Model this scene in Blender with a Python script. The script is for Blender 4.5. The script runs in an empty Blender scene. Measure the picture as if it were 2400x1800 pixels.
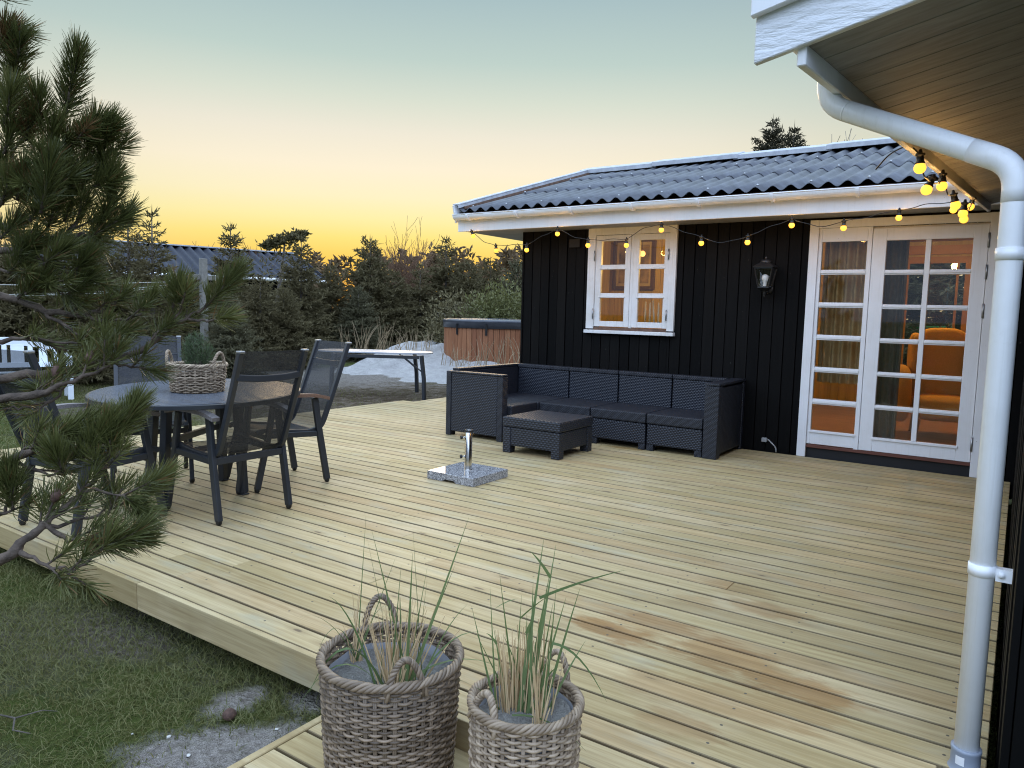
import bpy, bmesh, math, random
import numpy as np
from mathutils import Matrix, Vector, Euler
R = math.radians
S = bpy.context.scene
COL = S.collection
random.seed(7)
rng = np.random.default_rng(7)

# ------------------------------------------------------------------ camera
YAW, PITCH, ROLL, FPX = R(34.3817), R(5.5778), R(1.4113), 1738.7      # focal length in pixels of a 2400 px wide frame
CAM = Vector((0, 0, 1.3))
_f = Vector((-math.sin(YAW) * math.cos(PITCH), math.cos(YAW) * math.cos(PITCH), -math.sin(PITCH)))
_r = Vector((math.cos(YAW), math.sin(YAW), 0))
_u = _r.cross(_f)
RIGHT = math.cos(ROLL) * _r + math.sin(ROLL) * _u
UP = -math.sin(ROLL) * _r + math.cos(ROLL) * _u
cam = bpy.data.cameras.new('Camera')
cam_o = bpy.data.objects.new('Camera', cam)
COL.objects.link(cam_o)
cam_o.matrix_world = Matrix(((RIGHT.x, UP.x, -_f.x, CAM.x), (RIGHT.y, UP.y, -_f.y, CAM.y), (RIGHT.z, UP.z, -_f.z, CAM.z), (0, 0, 0, 1)))
cam.sensor_width = 36
cam.lens = 36 * FPX / 2400
cam.clip_start = 0.05
cam.clip_end = 3000
S.camera = cam_o

# ------------------------------------------------------------------ world, sun, exposure
GLOW = R(41)            # the sun has just set in this direction (degrees left of +Y)
SUN_EL = R(3.0)
W = bpy.data.worlds.new('World')
S.world = W
W.use_nodes = True
DENOISE = True
SKY_GAIN, ZENITH_GAIN, BACK_GAIN = 1.0, 3.3, 5.0
S.view_settings.view_transform = 'Standard'
S.view_settings.look = 'None'
S.view_settings.exposure = 0.0
S.view_settings.gamma = 1.0
S.cycles.use_denoising = DENOISE
S.cycles.denoising_prefilter = 'NONE'
S.cycles.pixel_filter_type = 'BLACKMAN_HARRIS'
S.cycles.filter_width = 1.1
S.cycles.max_bounces = 8
S.cycles.transparent_max_bounces = 16
S.cycles.sample_clamp_indirect = 6.0
S.cycles.caustics_reflective = False
S.cycles.caustics_refractive = False


def lin(r, g, b, a=1.0):
    c = []
    for v in (r, g, b):
        v /= 255.0
        c.append(v / 12.92 if v <= 0.04045 else ((v + 0.055) / 1.055) ** 2.4)
    return (*c, a)


def nd(nt, t, ins=None, **props):
    n = nt.nodes.new(t)
    for k, v in props.items():
        setattr(n, k, v)
    for k, v in (ins or {}).items():
        s = n.inputs[k]
        if isinstance(v, bpy.types.NodeSocket):
            nt.links.new(v, s)
        else:
            s.default_value = v
    return n


def mth(nt, op, a, b=0.0, c=0.0, clamp=False):
    return nd(nt, 'ShaderNodeMath', {0: a, 1: b, 2: c}, operation=op, use_clamp=clamp).outputs[0]


def ramp(nt, fac, stops, interp='LINEAR'):
    n = nt.nodes.new('ShaderNodeValToRGB')
    n.color_ramp.interpolation = interp
    e = n.color_ramp.elements
    while len(e) < len(stops):
        e.new(0.5)
    for k, (p, c) in enumerate(stops):
        e[k].position = p
        e[k].color = c if len(c) == 4 else (*c, 1)
    nt.links.new(fac, n.inputs[0])
    return n.outputs[0]


def mix(nt, fac, a, b, blend='MIX'):
    n = nd(nt, 'ShaderNodeMix', {}, data_type='RGBA', blend_type=blend)
    for s, v in ((n.inputs[0], fac), (n.inputs[6], a), (n.inputs[7], b)):
        if isinstance(v, bpy.types.NodeSocket):
            nt.links.new(v, s)
        else:
            s.default_value = v if not (isinstance(v, tuple) and len(v) == 3) else (*v, 1)
    return n.outputs[2]


def build_world():
    nt = W.node_tree
    bg = nt.nodes['Background']
    tc = nt.nodes.new('ShaderNodeTexCoord')
    sep = nd(nt, 'ShaderNodeSeparateXYZ', {0: tc.outputs['Generated']})
    z = sep.outputs[2]
    ca = ramp(nt, z, [(0.0, lin(250, 165, 60)), (0.06, lin(255, 207, 92)), (0.09, lin(255, 229, 130)), (0.115, lin(254, 239, 170)), (0.142, lin(253, 241, 198)),
                      (0.178, lin(252, 240, 213)), (0.22, lin(239, 233, 215)), (0.26, lin(217, 224, 209)), (0.305, lin(191, 210, 203)), (0.39, lin(163, 188, 195)), (0.62, lin(156, 176, 196))])
    cb = ramp(nt, z, [(0.0, lin(235, 200, 150)), (0.10, lin(236, 222, 178)), (0.19, lin(222, 220, 194)), (0.25, lin(198, 208, 198)),
                      (0.31, lin(178, 196, 196)), (0.39, lin(154, 174, 184)), (0.62, lin(156, 174, 192))])
    hx = mth(nt, 'MULTIPLY', sep.outputs[0], -math.sin(GLOW))
    hy = mth(nt, 'MULTIPLY', sep.outputs[1], math.cos(GLOW))
    dot = mth(nt, 'ADD', hx, hy)
    ln = mth(nt, 'SQRT', mth(nt, 'MAXIMUM', mth(nt, 'SUBTRACT', 1.0, mth(nt, 'MULTIPLY', z, z)), 1e-4))
    az = mth(nt, 'DIVIDE', dot, ln)
    mr = nd(nt, 'ShaderNodeMapRange', {0: az, 1: 0.80, 2: 0.99, 3: 0.0, 4: 1.0}, interpolation_type='SMOOTHSTEP')
    c = mix(nt, mr.outputs[0], cb, ca)
    # the dome overhead and behind is what lights the terrace
    g = nd(nt, 'ShaderNodeMapRange', {0: z, 1: 0.40, 2: 0.72, 3: 1.0, 4: ZENITH_GAIN}, interpolation_type='SMOOTHSTEP').outputs[0]
    west = nd(nt, 'ShaderNodeMapRange', {0: az, 1: -0.2, 2: 0.9, 3: 0.0, 4: 1.0}, interpolation_type='SMOOTHSTEP').outputs[0]
    g = mth(nt, 'MULTIPLY', g, mth(nt, 'ADD', 1.0, mth(nt, 'MULTIPLY', west, mth(nt, 'MULTIPLY', 0.45, mth(nt, 'GREATER_THAN', g, 1.01)))))
    bk = nd(nt, 'ShaderNodeMapRange', {0: az, 1: 0.45, 2: -0.2, 3: 1.0, 4: BACK_GAIN}, interpolation_type='SMOOTHSTEP').outputs[0]
    g = mth(nt, 'MAXIMUM', g, bk)
    c = mix(nt, nd(nt, 'ShaderNodeMapRange', {0: az, 1: 0.45, 2: -0.2, 3: 0.0, 4: 1.0}).outputs[0], c, lin(160, 178, 206))
    low = nd(nt, 'ShaderNodeMapRange', {0: z, 1: 0.12, 2: 0.36, 3: 0.22, 4: 1.0}, interpolation_type='SMOOTHSTEP').outputs[0]
    east = nd(nt, 'ShaderNodeMapRange', {0: az, 1: 0.3, 2: -0.1, 3: 0.0, 4: 1.0}, interpolation_type='SMOOTHSTEP').outputs[0]      # the dim horizon away from the sunset
    g = mth(nt, 'MULTIPLY', g, mth(nt, 'ADD', mth(nt, 'MULTIPLY', low, east), mth(nt, 'SUBTRACT', 1.0, east)))
    sky = nd(nt, 'ShaderNodeTexSky', sky_type='NISHITA', sun_disc=False, sun_elevation=SUN_EL, sun_rotation=-GLOW,
             air_density=1.0, dust_density=1.5, ozone_density=1.5)
    tint = mix(nt, 1.0, c, nd(nt, 'ShaderNodeCombineXYZ', {0: g, 1: g, 2: g}).outputs[0], 'MULTIPLY')
    both = mix(nt, 1.0, tint, mix(nt, 1.0, sky.outputs[0], (0.002, 0.002, 0.002, 1), 'MULTIPLY'), 'ADD')
    nt.links.new(both, bg.inputs[0])
    bg.inputs[1].default_value = SKY_GAIN


build_world()
sun = bpy.data.lights.new('Sun', 'SUN')
sun.energy = 1.0
sun.angle = R(24)
sun.color = (1.0, 0.72, 0.42)
sun_o = bpy.data.objects.new('Sun', sun)
COL.objects.link(sun_o)
_sd = Vector((-math.sin(GLOW) * math.cos(R(11)), math.cos(GLOW) * math.cos(R(11)), math.sin(R(11))))
sun_o.rotation_euler = _sd.to_track_quat('Z', 'Y').to_euler()


# ------------------------------------------------------------------ helpers: measured directions -> points at a known plane / distance
def ray(px, py):
    return RIGHT * ((px - 1200) / FPX) - UP * ((py - 900) / FPX) + _f


def at_d(px, py, d):
    v = ray(px, py).normalized()
    return CAM + v * d


def at_y(px, py, y):
    v = ray(px, py)
    return CAM + v * (y / v.y)


def at_z(px, py, z):
    v = ray(px, py)
    return CAM + v * ((z - CAM.z) / v.z)


class MB:
    def __init__(s):
        s.v, s.f, s.sm, s.att = [], [], [], []
        s.a = 0.5

    def add(s, vs, fs, smooth=False):
        o = len(s.v)
        s.v.extend([tuple(p) for p in vs])
        s.att.extend([s.a] * len(vs))
        s.f.extend([tuple(i + o for i in q) for q in fs])
        s.sm.extend([smooth] * len(fs))

    def box(s, a, b, M=None):
        (x0, y0, z0), (x1, y1, z1) = a, b
        vs = [Vector(p) for p in ((x0, y0, z0), (x1, y0, z0), (x1, y1, z0), (x0, y1, z0), (x0, y0, z1), (x1, y0, z1), (x1, y1, z1), (x0, y1, z1))]
        if M is not None:
            vs = [M @ p for p in vs]
        s.add(vs, [(0, 3, 2, 1), (4, 5, 6, 7), (0, 1, 5, 4), (1, 2, 6, 5), (2, 3, 7, 6), (3, 0, 4, 7)])

    def bar(s, p, q, w, h, up=(0, 0, 1)):
        """rectangular bar from p to q, w across, h along up"""
        p, q, up = Vector(p), Vector(q), Vector(up)
        d = (q - p).normalized()
        side = d.cross(up)
        if side.length < 1e-4:
            side = d.cross(Vector((0, 1, 0)))
        side.normalize()
        u = side.cross(d)
        vs = []
        for c in (p, q):
            for a, b in ((-1, -1), (1, -1), (1, 1), (-1, 1)):
                vs.append(c + side * (a * w / 2) + u * (b * h / 2))
        s.add(vs, [(0, 1, 2, 3), (7, 6, 5, 4), (0, 4, 5, 1), (1, 5, 6, 2), (2, 6, 7, 3), (3, 7, 4, 0)])

    def path_bar(s, pts, w, h, up=(0, 0, 1)):
        """one bent rectangular bar along pts"""
        pts = [Vector(p) for p in pts]
        up = Vector(up)
        vs, fs = [], []
        n = len(pts)
        for i, c in enumerate(pts):
            d = (pts[min(i + 1, n - 1)] - pts[max(i - 1, 0)]).normalized()
            side = d.cross(up)
            if side.length < 1e-4:
                side = Vector((1, 0, 0))
            side.normalize()
            u = side.cross(d)
            for a, b in ((-1, -1), (1, -1), (1, 1), (-1, 1)):
                vs.append(c + side * (a * w / 2) + u * (b * h / 2))
        for i in range(n - 1):
            for k in range(4):
                fs.append((i * 4 + k, i * 4 + (k + 1) % 4, i * 4 + 4 + (k + 1) % 4, i * 4 + 4 + k))
        fs.append((3, 2, 1, 0))
        e = (n - 1) * 4
        fs.append((e, e + 1, e + 2, e + 3))
        s.add(vs, fs)

    def tube(s, pts, r, n=8, caps=True, closed=False, smooth=True):
        pts = [Vector(p) for p in pts]
        m = len(pts)
        rad = r if isinstance(r, (list, tuple)) else [r] * m
        t = [(pts[(i + 1) % m if closed else min(i + 1, m - 1)] - pts[(i - 1) % m if closed else max(i - 1, 0)]).normalized() for i in range(m)]
        ref = Vector((0, 0, 1)) if abs(t[0].z) < 0.9 else Vector((1, 0, 0))
        x = t[0].cross(ref).normalized()
        vs, fs = [], []
        for i in range(m):
            x = (x - t[i] * x.dot(t[i]))
            x.normalize()
            y = t[i].cross(x)
            for k in range(n):
                a = 2 * math.pi * k / n
                vs.append(pts[i] + (x * math.cos(a) + y * math.sin(a)) * rad[i])
        for i in range(m if closed else m - 1):
            j = (i + 1) % m
            for k in range(n):
                l = (k + 1) % n
                fs.append((i * n + k, i * n + l, j * n + l, j * n + k))
        if caps and not closed:
            fs.append(tuple(range(n - 1, -1, -1)))
            fs.append(tuple((m - 1) * n + k for k in range(n)))
        s.add(vs, fs, smooth)

    def lathe(s, prof, c=(0, 0, 0), n=24, M=None, smooth=True):
        c = Vector(c)
        vs, fs = [], []
        for r, z in prof:
            for k in range(n):
                a = 2 * math.pi * k / n
                p = Vector((r * math.cos(a), r * math.sin(a), z))
                vs.append((M @ p if M is not None else p) + c)
        for i in range(len(prof) - 1):
            for k in range(n):
                l = (k + 1) % n
                fs.append((i * n + k, i * n + l, i * n + n + l, i * n + n + k))
        s.add(vs, fs, smooth)

    def prism(s, poly, d):
        """closed polygon (3-D points, in order) pushed along d"""
        poly = [Vector(p) for p in poly]
        d = Vector(d)
        n = len(poly)
        vs = poly + [p + d for p in poly]
        fs = [tuple(range(n - 1, -1, -1)), tuple(range(n, 2 * n))] + [(i, (i + 1) % n, n + (i + 1) % n, n + i) for i in range(n)]
        s.add(vs, fs)

    def quads(s, V, smooth=False, per=4):
        """numpy array (k*per, 3) of separate faces"""
        o = len(s.v)
        k = len(V) // per
        s.v.extend(map(tuple, V.tolist()))
        s.att.extend([s.a] * len(V))
        s.f.extend([tuple(range(o + i * per, o + i * per + per)) for i in range(k)])
        s.sm.extend([smooth] * k)


LOC = {}


def tag(o, label=None, cat=None, group=None, kind=None):
    if label: o['label'] = label
    if cat: o['category'] = cat
    if group: o['group'] = group
    if kind: o['kind'] = kind
    return o


def thing(name, label, cat, loc=(0, 0, 0), rz=0.0, group=None, kind=None):
    o = bpy.data.objects.new(name, None)
    COL.objects.link(o)
    o.empty_display_size = 0.1
    o.location = loc
    o.rotation_euler = (0, 0, rz)
    LOC[o.name] = Matrix.Translation(Vector(loc)) @ Matrix.Rotation(rz, 4, 'Z')
    return tag(o, label, cat, group, kind)


def part(name, mb, mat, parent=None, world=True, bevel=0.0, segs=1, att=False, label=None, kind=None):
    """one mesh object; with world=True the vertices are world coordinates"""
    me = bpy.data.meshes.new(name)
    vs = mb.v
    if parent is not None and world:
        root, M = parent, None
        while root.parent is not None:
            root = root.parent
        M = LOC.get(root.name)
        if M is not None:
            Mi = M.inverted()
            vs = [tuple(Mi @ Vector(p)) for p in vs]
    me.from_pydata(vs, [], mb.f)
    me.polygons.foreach_set('use_smooth', mb.sm)
    if att:
        a = me.attributes.new('rnd', 'FLOAT', 'POINT')
        a.data.foreach_set('value', mb.att)
    if bevel:
        bm = bmesh.new()
        bm.from_mesh(me)
        es = [e for e in bm.edges if len(e.link_faces) == 2 and e.calc_face_angle(0) > R(40)]
        bmesh.ops.bevel(bm, geom=es, offset=bevel, segments=segs, affect='EDGES', profile=0.6, clamp_overlap=True)
        bm.to_mesh(me)
        bm.free()
    me.update()
    me.materials.append(mat)
    o = bpy.data.objects.new(name, me)
    COL.objects.link(o)
    if parent is not None:
        o.parent = parent
    if label: o['label'] = label
    if kind: o['kind'] = kind
    return o


def copy_tree(o, parent=None):
    c = o.copy()
    COL.objects.link(c)
    if parent is not None:
        c.parent = parent
    for ch in [x for x in bpy.data.objects if x.parent == o and x != c]:
        copy_tree(ch, c)
    return c


# ------------------------------------------------------------------ materials
def newmat(name):
    m = bpy.data.materials.new(name)
    m.use_nodes = True
    nt = m.node_tree
    return m, nt, nt.nodes['Principled BSDF']


def obj_co(nt, scale=(1, 1, 1)):
    tc = nt.nodes.new('ShaderNodeTexCoord')
    mp = nd(nt, 'ShaderNodeMapping', {0: tc.outputs['Object'], 3: scale})
    return mp.outputs[0]


def noise(nt, co, scale=5.0, detail=3.0, rough=0.55, dist=0.0):
    return nd(nt, 'ShaderNodeTexNoise', {'Vector': co, 'Scale': scale, 'Detail': detail, 'Roughness': rough, 'Distortion': dist}).outputs[0]


def bump(nt, bs, h, strength=0.3, dist=0.01):
    b = nd(nt, 'ShaderNodeBump', {'Height': h, 'Strength': strength, 'Distance': dist})
    nt.links.new(b.outputs[0], bs.inputs['Normal'])


def simple(name, c, rough=0.6, metal=0.0, var=0.12, scale=9.0, bmp=0.0, bscale=60.0, spec=0.5, stretch=(1, 1, 1)):
    m, nt, b = newmat(name)
    co = obj_co(nt, stretch)
    n = noise(nt, co, scale, 4)
    dk = tuple(v * (1 - var) for v in c[:3])
    lt = tuple(min(1, v * (1 + var)) for v in c[:3])
    col = ramp(nt, n, [(0.3, dk), (0.7, lt)])
    nt.links.new(col, b.inputs['Base Color'])
    b.inputs['Roughness'].default_value = rough
    b.inputs['Metallic'].default_value = metal
    b.inputs['Specular IOR Level'].default_value = spec
    if bmp:
        bump(nt, b, noise(nt, co, bscale, 4), bmp, 0.01)
    return m


STAINS = [(1405, 1468, .10, .045, 1), (1455, 1485, .11, .05, 1), (1530, 1462, .16, .06, .6), (1700, 1540, .16, .08, .8), (1760, 1555, .12, .05, .7), (1850, 1605, .17, .055, .9),
          (1920, 1630, .10, .05, .9), (1800, 1430, .13, .05, .6), (1690, 1640, .22, .06, .5), (1850, 1660, .16, .05, .5), (1560, 1610, .12, .06, .45), (1590, 1700, .10, .045, .55),
          (1735, 1380, .12, .05, .4), (1640, 1410, .08, .04, .35), (1465, 1050, .14, .035, .8)]


def wood_deck(name, stains=False, gs=(48, 10)):
    m, nt, b = newmat(name)
    tc = nt.nodes.new('ShaderNodeTexCoord')
    P = tc.outputs['Object']
    at = nd(nt, 'ShaderNodeAttribute', attribute_name='rnd').outputs['Fac']
    off = nd(nt, 'ShaderNodeCombineXYZ', {0: mth(nt, 'MULTIPLY', at, 37.0), 1: mth(nt, 'MULTIPLY', at, 91.0), 2: 0.0}).outputs[0]
    Q = nd(nt, 'ShaderNodeVectorMath', {0: P, 1: off}, operation='ADD').outputs[0]
    gr = noise(nt, nd(nt, 'ShaderNodeMapping', {0: Q, 3: (1.3, *gs)}).outputs[0], 1.0, 5, 0.6, 0.6)
    fine = noise(nt, nd(nt, 'ShaderNodeMapping', {0: Q, 3: (6, gs[0] * 3.5, gs[1] * 3)}).outputs[0], 1.0, 3)
    blot = noise(nt, nd(nt, 'ShaderNodeMapping', {0: Q, 3: (2.2, 6, 3)}).outputs[0], 1.0, 4, 0.6)
    blot2 = noise(nt, nd(nt, 'ShaderNodeMapping', {0: P, 3: (1.5, 2.5, 1)}).outputs[0], 1.0, 4, 0.6)
    base = ramp(nt, at, [(0.0, (0.42, 0.325, 0.158)), (0.3, (0.46, 0.365, 0.190)), (0.65, (0.51, 0.405, 0.222)), (1.0, (0.48, 0.355, 0.185))])
    c = mix(nt, ramp(nt, gr, [(0.35, (0, 0, 0)), (0.75, (1, 1, 1))]), base, mix(nt, 1.0, base, (0.62, 0.56, 0.46, 1), 'MULTIPLY'))
    c = mix(nt, mth(nt, 'MULTIPLY', ramp(nt, blot, [(0.55, (0, 0, 0)), (0.72, (1, 1, 1))]), 0.6), c, (0.36, 0.345, 0.25, 1))
    c = mix(nt, mth(nt, 'MULTIPLY', ramp(nt, blot2, [(0.5, (0, 0, 0)), (0.75, (1, 1, 1))]), 0.45), c, (0.60, 0.49, 0.32, 1))
    c = mix(nt, mth(nt, 'MULTIPLY', ramp(nt, fine, [(0.5, (0, 0, 0)), (0.8, (1, 1, 1))]), 0.5), c, (0.24, 0.175, 0.085, 1))
    # knots
    vo = nd(nt, 'ShaderNodeTexVoronoi', {'Vector': nd(nt, 'ShaderNodeMapping', {0: Q, 3: (2.3, 8.0 if gs[0] > gs[1] else 0.1, 0.1 if gs[0] > gs[1] else 8.0)}).outputs[0], 'Scale': 1.0, 'Randomness': 1.0})
    kd = mth(nt, 'ADD', vo.outputs['Distance'], mth(nt, 'MULTIPLY', mth(nt, 'SUBTRACT', gr, 0.5), 0.12))
    halo = ramp(nt, kd, [(0.05, (1, 1, 1)), (0.22, (0, 0, 0))])
    c = mix(nt, mth(nt, 'MULTIPLY', halo, 0.7), c, (0.30, 0.22, 0.11, 1))
    core = ramp(nt, kd, [(0.045, (1, 1, 1)), (0.075, (0, 0, 0))])
    pick = mth(nt, 'GREATER_THAN', nd(nt, 'ShaderNodeSeparateColor', {0: vo.outputs['Color']}).outputs[0], 0.28)
    c = mix(nt, mth(nt, 'MULTIPLY', mth(nt, 'MULTIPLY', core, pick), 0.8), c, (0.10, 0.07, 0.045, 1))
    rough = 0.62
    c = mix(nt, 1.0, c, ramp(nt, mth(nt, 'FRACT', mth(nt, 'MULTIPLY', at, 7.31)), [(0.0, (0.90, 0.885, 0.86)), (0.5, (0.98, 0.98, 0.98)), (1.0, (1.04, 1.04, 1.03))]), 'MULTIPLY')
    if stains:
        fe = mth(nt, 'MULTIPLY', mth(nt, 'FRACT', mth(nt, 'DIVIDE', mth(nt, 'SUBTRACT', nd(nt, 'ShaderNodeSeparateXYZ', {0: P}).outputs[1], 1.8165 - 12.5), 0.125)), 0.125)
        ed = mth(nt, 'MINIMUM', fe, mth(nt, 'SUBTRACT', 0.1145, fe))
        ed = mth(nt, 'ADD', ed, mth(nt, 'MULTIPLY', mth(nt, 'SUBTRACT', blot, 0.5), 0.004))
        gap_shade = nd(nt, 'ShaderNodeMapRange', {0: ed, 1: 0.0014, 2: 0.0036, 3: 0.7, 4: 0.0}).outputs[0]
        c = mix(nt, gap_shade, c, (0.105, 0.078, 0.045, 1))  # shade of the board gaps painted into the colour along the edges
        wob = noise(nt, nd(nt, 'ShaderNodeMapping', {0: P, 3: (7, 22, 1)}).outputs[0], 1.0, 4, 0.65)
        tot = None
        for px, py, rx, ry, k in STAINS:
            w = at_z(px, py, 0.0)
            d = nd(nt, 'ShaderNodeVectorMath', {0: P, 1: (-w.x, -w.y, 0)}, operation='ADD').outputs[0]
            d = nd(nt, 'ShaderNodeVectorMath', {0: d, 1: (0.66 / rx, 0.52 / ry, 0)}, operation='MULTIPLY').outputs[0]
            l = nd(nt, 'ShaderNodeVectorMath', {0: d}, operation='LENGTH').outputs['Value']
            l = mth(nt, 'ADD', l, mth(nt, 'MULTIPLY', wob, 2.0))
            mk = nd(nt, 'ShaderNodeMapRange', {0: l, 1: 1.55, 2: 2.15, 3: k, 4: 0.0}, interpolation_type='SMOOTHSTEP').outputs[0]
            tot = mk if tot is None else mth(nt, 'MAXIMUM', tot, mk)
        c = mix(nt, mth(nt, 'MULTIPLY', tot, 0.85), c, mix(nt, 1.0, c, (0.62, 0.42, 0.22, 1), 'MULTIPLY'))
        # screw heads over the joists
        sx = nd(nt, 'ShaderNodeSeparateXYZ', {0: P})
        fx = mth(nt, 'SUBTRACT', mth(nt, 'FRACT', mth(nt, 'DIVIDE', mth(nt, 'ADD', sx.outputs[0], 40.0), 0.6)), 0.5)
        fy = mth(nt, 'FRACT', mth(nt, 'DIVIDE', mth(nt, 'SUBTRACT', sx.outputs[1], 1.784 - 12.5), 0.125))
        ey = mth(nt, 'SUBTRACT', mth(nt, 'ABSOLUTE', mth(nt, 'SUBTRACT', fy, 0.5)), 0.28)
        dx = mth(nt, 'MULTIPLY', fx, 0.6)
        dy = mth(nt, 'MULTIPLY', ey, 0.125)
        dd = mth(nt, 'SQRT', mth(nt, 'ADD', mth(nt, 'MULTIPLY', dx, dx), mth(nt, 'MULTIPLY', dy, dy)))
        c = mix(nt, mth(nt, 'LESS_THAN', dd, 0.0052), c, (0.09, 0.075, 0.055, 1))
        rough = mth(nt, 'SUBTRACT', 0.62, mth(nt, 'MULTIPLY', tot, 0.2))
    nt.links.new(c, b.inputs['Base Color'])
    if isinstance(rough, float):
        b.inputs['Roughness'].default_value = rough
    else:
        nt.links.new(rough, b.inputs['Roughness'])
    b.inputs['Specular IOR Level'].default_value = 0.3
    bump(nt, b, gr, 0.18, 0.004)
    return m


def planks(name, c1, c2, rough=0.6, grain=(30, 30, 1.2), specks=False, bmp=0.2, spec=0.3):
    """painted or stained boards: colour varies board by board (rnd) with grain along the board"""
    m, nt, b = newmat(name)
    P = obj_co(nt, grain)
    at = nd(nt, 'ShaderNodeAttribute', attribute_name='rnd').outputs['Fac']
    off = nd(nt, 'ShaderNodeCombineXYZ', {0: mth(nt, 'MULTIPLY', at, 57.0), 1: 0.0, 2: mth(nt, 'MULTIPLY', at, 33.0)}).outputs[0]
    Q = nd(nt, 'ShaderNodeVectorMath', {0: P, 1: off}, operation='ADD').outputs[0]
    g = noise(nt, Q, 1.0, 5, 0.6, 0.5)
    c = mix(nt, at, c1, c2)
    c = mix(nt, ramp(nt, g, [(0.35, (0, 0, 0)), (0.75, (1, 1, 1))]), c, mix(nt, 1.0, c, (0.62, 0.60, 0.58, 1), 'MULTIPLY'))
    if specks:
        sp = noise(nt, obj_co(nt, (38, 38, 30)), 1.0, 2, 0.5)
        c = mix(nt, ramp(nt, sp, [(0.755, (0, 0, 0)), (0.78, (0.7, 0.7, 0.7))]), c, (0.07, 0.068, 0.06, 1))
    nt.links.new(c, b.inputs['Base Color'])
    b.inputs['Roughness'].default_value = rough
    b.inputs['Specular IOR Level'].default_value = spec
    bump(nt, b, g, bmp, 0.004)
    return m


def glass_mat(name, tint=(0.9, 0.92, 0.9, 1), refl=1.0):
    m, nt, b = newmat(name)
    nt.nodes.remove(b)
    tr = nd(nt, 'ShaderNodeBsdfTransparent', {0: tint})
    gl = nd(nt, 'ShaderNodeBsdfGlossy', {0: (1, 1, 1, 1), 1: 0.02})
    fr = nd(nt, 'ShaderNodeFresnel', {0: 1.5})
    k = mth(nt, 'MULTIPLY', fr.outputs[0], refl)
    mx = nd(nt, 'ShaderNodeMixShader', {0: k, 1: tr.outputs[0], 2: gl.outputs[0]})
    nt.links.new(mx.outputs[0], nt.nodes['Material Output'].inputs[0])
    return m


def sling_mat():
    m, nt, b = newmat('woven_sling')
    co = obj_co(nt)
    n = noise(nt, co, 60, 2)
    nt.links.new(ramp(nt, n, [(0.3, (0.018, 0.019, 0.022)), (0.7, (0.032, 0.034, 0.039))]), b.inputs['Base Color'])
    b.inputs['Roughness'].default_value = 0.6
    tr = nd(nt, 'ShaderNodeBsdfTransparent', {0: (1, 1, 1, 1)})
    mx = nd(nt, 'ShaderNodeMixShader', {0: 0.25, 1: b.outputs[0], 2: tr.outputs[0]})
    nt.links.new(mx.outputs[0], nt.nodes['Material Output'].inputs[0])
    return m


def weave_mat(name, c, su=70.0, sv=90.0, rough=0.5):
    """moulded plastic wicker: brick pattern in relief on every side"""
    m, nt, b = newmat(name)
    tc = nt.nodes.new('ShaderNodeTexCoord')
    s = nd(nt, 'ShaderNodeSeparateXYZ', {0: tc.outputs['Object']})
    ge = nt.nodes.new('ShaderNodeNewGeometry')
    nz = mth(nt, 'ABSOLUTE', nd(nt, 'ShaderNodeSeparateXYZ', {0: ge.outputs['True Normal']}).outputs[2])
    flat = mth(nt, 'GREATER_THAN', nz, 0.7)
    u = mth(nt, 'ADD', s.outputs[0], mth(nt, 'MULTIPLY', s.outputs[1], mth(nt, 'SUBTRACT', 1.0, flat)))
    v = mth(nt, 'ADD', mth(nt, 'MULTIPLY', s.outputs[2], mth(nt, 'SUBTRACT', 1.0, flat)), mth(nt, 'MULTIPLY', s.outputs[1], flat))
    row = mth(nt, 'FLOOR', mth(nt, 'MULTIPLY', v, sv))
    a = mth(nt, 'SINE', mth(nt, 'MULTIPLY', mth(nt, 'ADD', mth(nt, 'MULTIPLY', u, su), mth(nt, 'MULTIPLY', row, 0.5)), 2 * math.pi))
    w = mth(nt, 'SINE', mth(nt, 'MULTIPLY', mth(nt, 'FRACT', mth(nt, 'MULTIPLY', v, sv)), math.pi))
    h = mth(nt, 'MULTIPLY', mth(nt, 'ADD', mth(nt, 'MULTIPLY', a, 0.5), 0.5), w)
    n = noise(nt, tc.outputs['Object'], 6, 3)
    dk = tuple(x * 0.8 for x in c)
    nt.links.new(ramp(nt, n, [(0.3, dk), (0.7, c)]), b.inputs['Base Color'])
    b.inputs['Roughness'].default_value = rough
    bump(nt, b, h, 0.55, 0.009)
    return m


def leaf_mat(name, c1, c2, transl=0.25, rough=0.6, scale=3.0):
    m, nt, b = newmat(name)
    co = obj_co(nt)
    n = noise(nt, co, scale, 4, 0.7)
    at = nd(nt, 'ShaderNodeAttribute', attribute_name='rnd').outputs['Fac']
    c = mix(nt, mth(nt, 'ADD', mth(nt, 'MULTIPLY', n, 0.5), mth(nt, 'MULTIPLY', at, 0.5)), c1, c2)
    nt.links.new(c, b.inputs['Base Color'])
    b.inputs['Roughness'].default_value = rough
    b.inputs['Specular IOR Level'].default_value = 0.35
    tl = nd(nt, 'ShaderNodeBsdfTranslucent', {0: c})
    mx = nd(nt, 'ShaderNodeMixShader', {0: transl, 1: b.outputs[0], 2: tl.outputs[0]})
    nt.links.new(mx.outputs[0], nt.nodes['Material Output'].inputs[0])
    return m


def emit(name, c, k):
    m, nt, b = newmat(name)
    b.inputs['Base Color'].default_value = (*c[:3], 1)
    b.inputs['Emission Color'].default_value = (*c[:3], 1)
    b.inputs['Emission Strength'].default_value = k
    return m


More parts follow.
